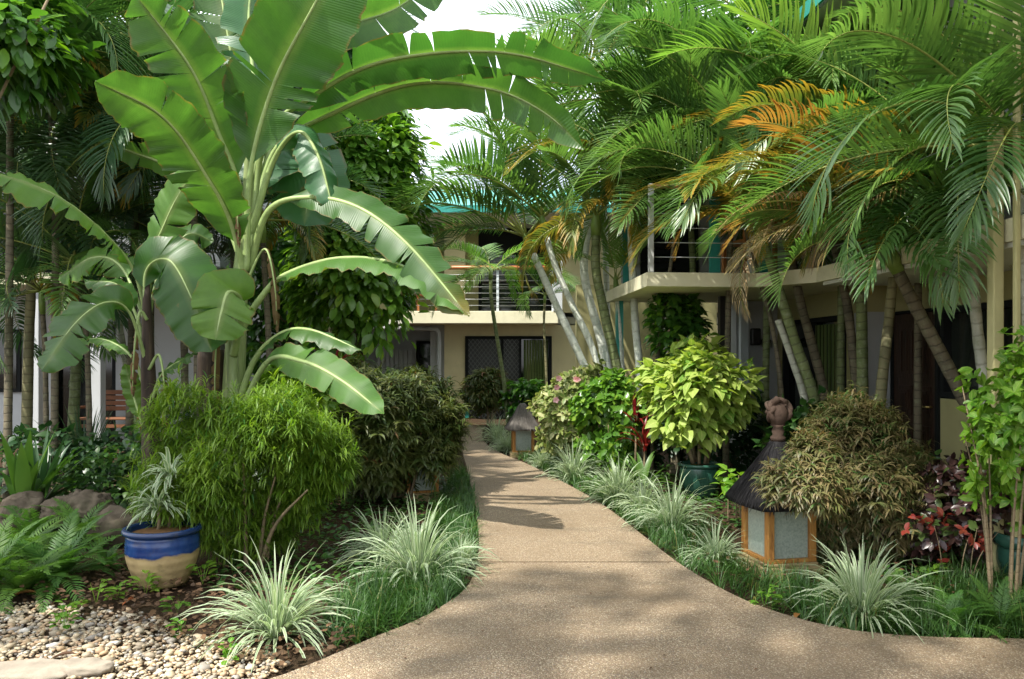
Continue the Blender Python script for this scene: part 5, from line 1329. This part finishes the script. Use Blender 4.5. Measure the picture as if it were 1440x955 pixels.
cover('ground_cover', 'small leaved creeping plants carpeting the beds', [([(640, 720), (560, 800), (420, 860), (300, 840), (280, 740), (400, 690), (640, 660)], .3), ([(900, 690), (1050, 760), (1100, 800), (1500, 880), (1500, 720), (1100, 700), (900, 650)], .4), ([(-60, 760), (170, 780), (300, 690), (200, 650), (-60, 680)], .3)], 9000, .06, 0, 'ivy', 'leaf')
cover('leaf_litter', 'brown fallen leaf scraps on the dark soil of the beds', [([(-80, 830), (60, 850), (250, 905), (420, 960), (520, 900), (440, 830), (280, 800), (100, 780)], .6), ([(960, 790), (1040, 835), (1200, 885), (1500, 895), (1500, 780), (960, 720)], .4)], 2600, .045, 0, 'litter', 'leaf', cat='leaf litter')
cover('path_litter', 'tiny leaf scraps and grit scattered on the path', [([(560, 955), (672, 840), (680, 720), (860, 740), (1000, 860), (1440, 930), (1440, 955)], 1.0)], 1, .02, 0, 'litter', 'leaf') if False else None
mb = MB()
for edge, sgn in ((Lp, 1), (Rp, -1)):
    E = np.array(edge)
    for k in range(260):
        i = int(rg.integers(0, len(E) - 1)); u = rg.random()
        q = E[i] * (1 - u) + E[i + 1] * u
        off = rg.exponential(.05)
        q = q + np.array([sgn * off, -.2 * off])
        if not inpoly(np.array([q[0]]), np.array([q[1]]), path_poly)[0]: continue
        a = rg.uniform(0, 2 * PI)
        ribbons(mb, np.array([[q[0], q[1], .040]]), np.array([[math.cos(a), math.sin(a), .12]]), np.array([0, 0, 1.]), rg.uniform(.008, .03), .004, .3, 2, None, PR_OVAL, .2)
x, y = scatter_poly([(-2.0, 3.2), (3.5, 3.2), (2.6, 6), (.6, 11), (-.6, 11), (-.3, 6)], 90)
for q in zip(x, y):
    if inpoly(np.array([q[0]]), np.array([q[1]]), path_poly)[0]:
        a = rg.uniform(0, 2 * PI); ribbons(mb, np.array([[q[0], q[1], .040]]), np.array([[math.cos(a), math.sin(a), .15]]), np.array([0, 0, 1.]), rg.uniform(.01, .035), .005, .4, 3, None, PR_OVAL, .3)
tag(mb.obj('path_litter', M['litter']), 'tiny brown leaf scraps scattered over the path and along its edges', 'leaf litter', kind='stuff')
# ---------- ferns
FN = []
for i in range(3):
    mb = MB(); r = np.random.default_rng(400 + i)
    for k in range(26):
        a = r.uniform(0, 2 * PI); l = R(r.uniform(15, 75)); Lf = r.uniform(.3, .5)
        _, fb = frond(L=Lf, arch=r.uniform(.8, 1.7), nl=26, ll=.075, droop=.3, lw=.0055, vee=.15, seed=500 + i * 40 + k, t0=.15)
        m3 = np.array((Matrix.Rotation(a, 3, 'Z') @ Matrix.Rotation(-l, 3, 'Y')))
        for V in range(len(fb.v)): fb.v[V] = fb.v[V] @ m3.T
        mb.merge(fb)
    FN.append(mb.mesh('fern_fronds', M['fern']))
gF = 'green ferns in the beds'
FE = [(20, 800, 1.35, 'fern at the left edge in front of the rounded rock'), (78, 822, 1.4, 'front fern of the left group near the gravel'), (112, 768, 1.25, 'fern closest to the sunlit jagged rock'), (45, 765, 1.3, 'fern tucked against the left rocks'), (-20, 835, 1.4, 'fern cut by the left picture edge'), (150, 800, .6, 'small fern reaching towards the blue pot'), (30, 838, 1.1, 'low fern at the edge of the pebbles on the far left'), (120, 640, 1.0, 'shaded fern behind the rocks'),
      (1268, 850, .7, 'small fern at the right front behind the striped clump'), (1335, 885, .75, 'bright fern at the lower right path edge'), (1405, 885, .8, 'fern in the lower right corner'), (835, 690, .6, 'small light fern between striped clumps right of the path')]
for i, (px, py, s_, lb_) in enumerate(FE):
    o = link('fern', FN[i % 3], None, G(px, py)); o.rotation_euler = (0, 0, i * 2.1); o.scale = (s_,) * 3
    tag(o, lb_, 'fern', gF)
# ---------- weeds and fallen leaves
WD = []
for i in range(3):
    mb = MB(); r = np.random.default_rng(600 + i)
    n = 14; a = r.uniform(0, 2 * PI, n)
    p = np.stack([np.cos(a) * .03, np.sin(a) * .03, r.uniform(.01, .11, n)], 1)
    d = np.stack([np.cos(a), np.sin(a), r.uniform(.0, .8, n)], 1)
    ribbons(mb, p, d, np.array([0, 0, 1.]), r.uniform(.04, .075, n), .019, .5, 4, None, PR_OVAL, .15)
    for k in range(4): ribbons(mb, np.zeros((1, 3)), np.array([[math.cos(k * 1.6) * .3, math.sin(k * 1.6) * .3, 1.]]), np.array([1., 0, 0]), .11, .002, .2, 3)
    WD.append(mb.mesh('weed_leaves', M['limegreen']))
gW = 'small weeds at the gravel edge'
WE = [(95, 868, 'weed sprouting left at the gravel edge'), (135, 850, 'weed with round leaves left of the orange leaf'), (165, 842, 'largest weed in front of the blue pot'), (72, 835, 'weed below the front fern'), (255, 893, 'weed right of the gravel near the striped clump'), (250, 865, 'weed between gravel and pot'), (285, 822, 'weed at the right foot of the blue pot'), (320, 930, 'weed in the pebbles under the big striped clump'), (205, 838, 'weed touching the front of the blue pot'), (90, 885, 'weed growing out of the sunlit pebbles'), (1075, 855, 'weed at the right path edge before the lantern'), (1310, 820, 'weed below the scarlet leaves')]
for i, (px, py, lb_) in enumerate(WE):
    o = link('weed', WD[i % 3], None, G(px, py)); o.rotation_euler = (0, 0, i * 1.3); o.scale = (random.uniform(.8, 1.4),) * 3
    tag(o, lb_, 'weed', gW)
gD = 'large fallen leaves on the soil'
DL = [(34, 842, .16, .3, 'orangeleaf', 'long orange fallen leaf at the left'), (180, 852, .11, 1.4, 'orangeleaf', 'orange fallen leaf standing on edge below the pot'), (205, 862, .14, .1, 'litter', 'brown curled leaf right of the standing orange one'), (160, 818, .16, 2.9, 'litter', 'dead brown frond tip left of the pot'), (90, 930, .12, .4, 'litter', 'dark brown leaf lying on the pebbles'), (240, 890, .1, 2, 'litter', 'dull brown leaf on bare soil near the gravel'), (1120, 872, .09, 1, 'orangeleaf', 'orange leaf scrap at the right path edge'), (1400, 905, .1, .2, 'litter', 'brown leaf on the path edge at the lower right')]
for i, (px, py, L, a, mt, lb_) in enumerate(DL):
    mb = MB()
    ribbons(mb, np.array([[-L / 2, 0, .012]]), np.array([[1, 0, .28]]), np.array([0, .25 if i != 1 else 1.2, 1.]), L, L * .2, .35, 7, None, PR_OVAL, .5)
    o = mb.obj('fallen_leaf', M[mt]); o.location = G(px, py) + Vector((0, 0, .01)); o.rotation_euler = (.15, 0, a)
    tag(o, lb_, 'fallen leaf', gD)
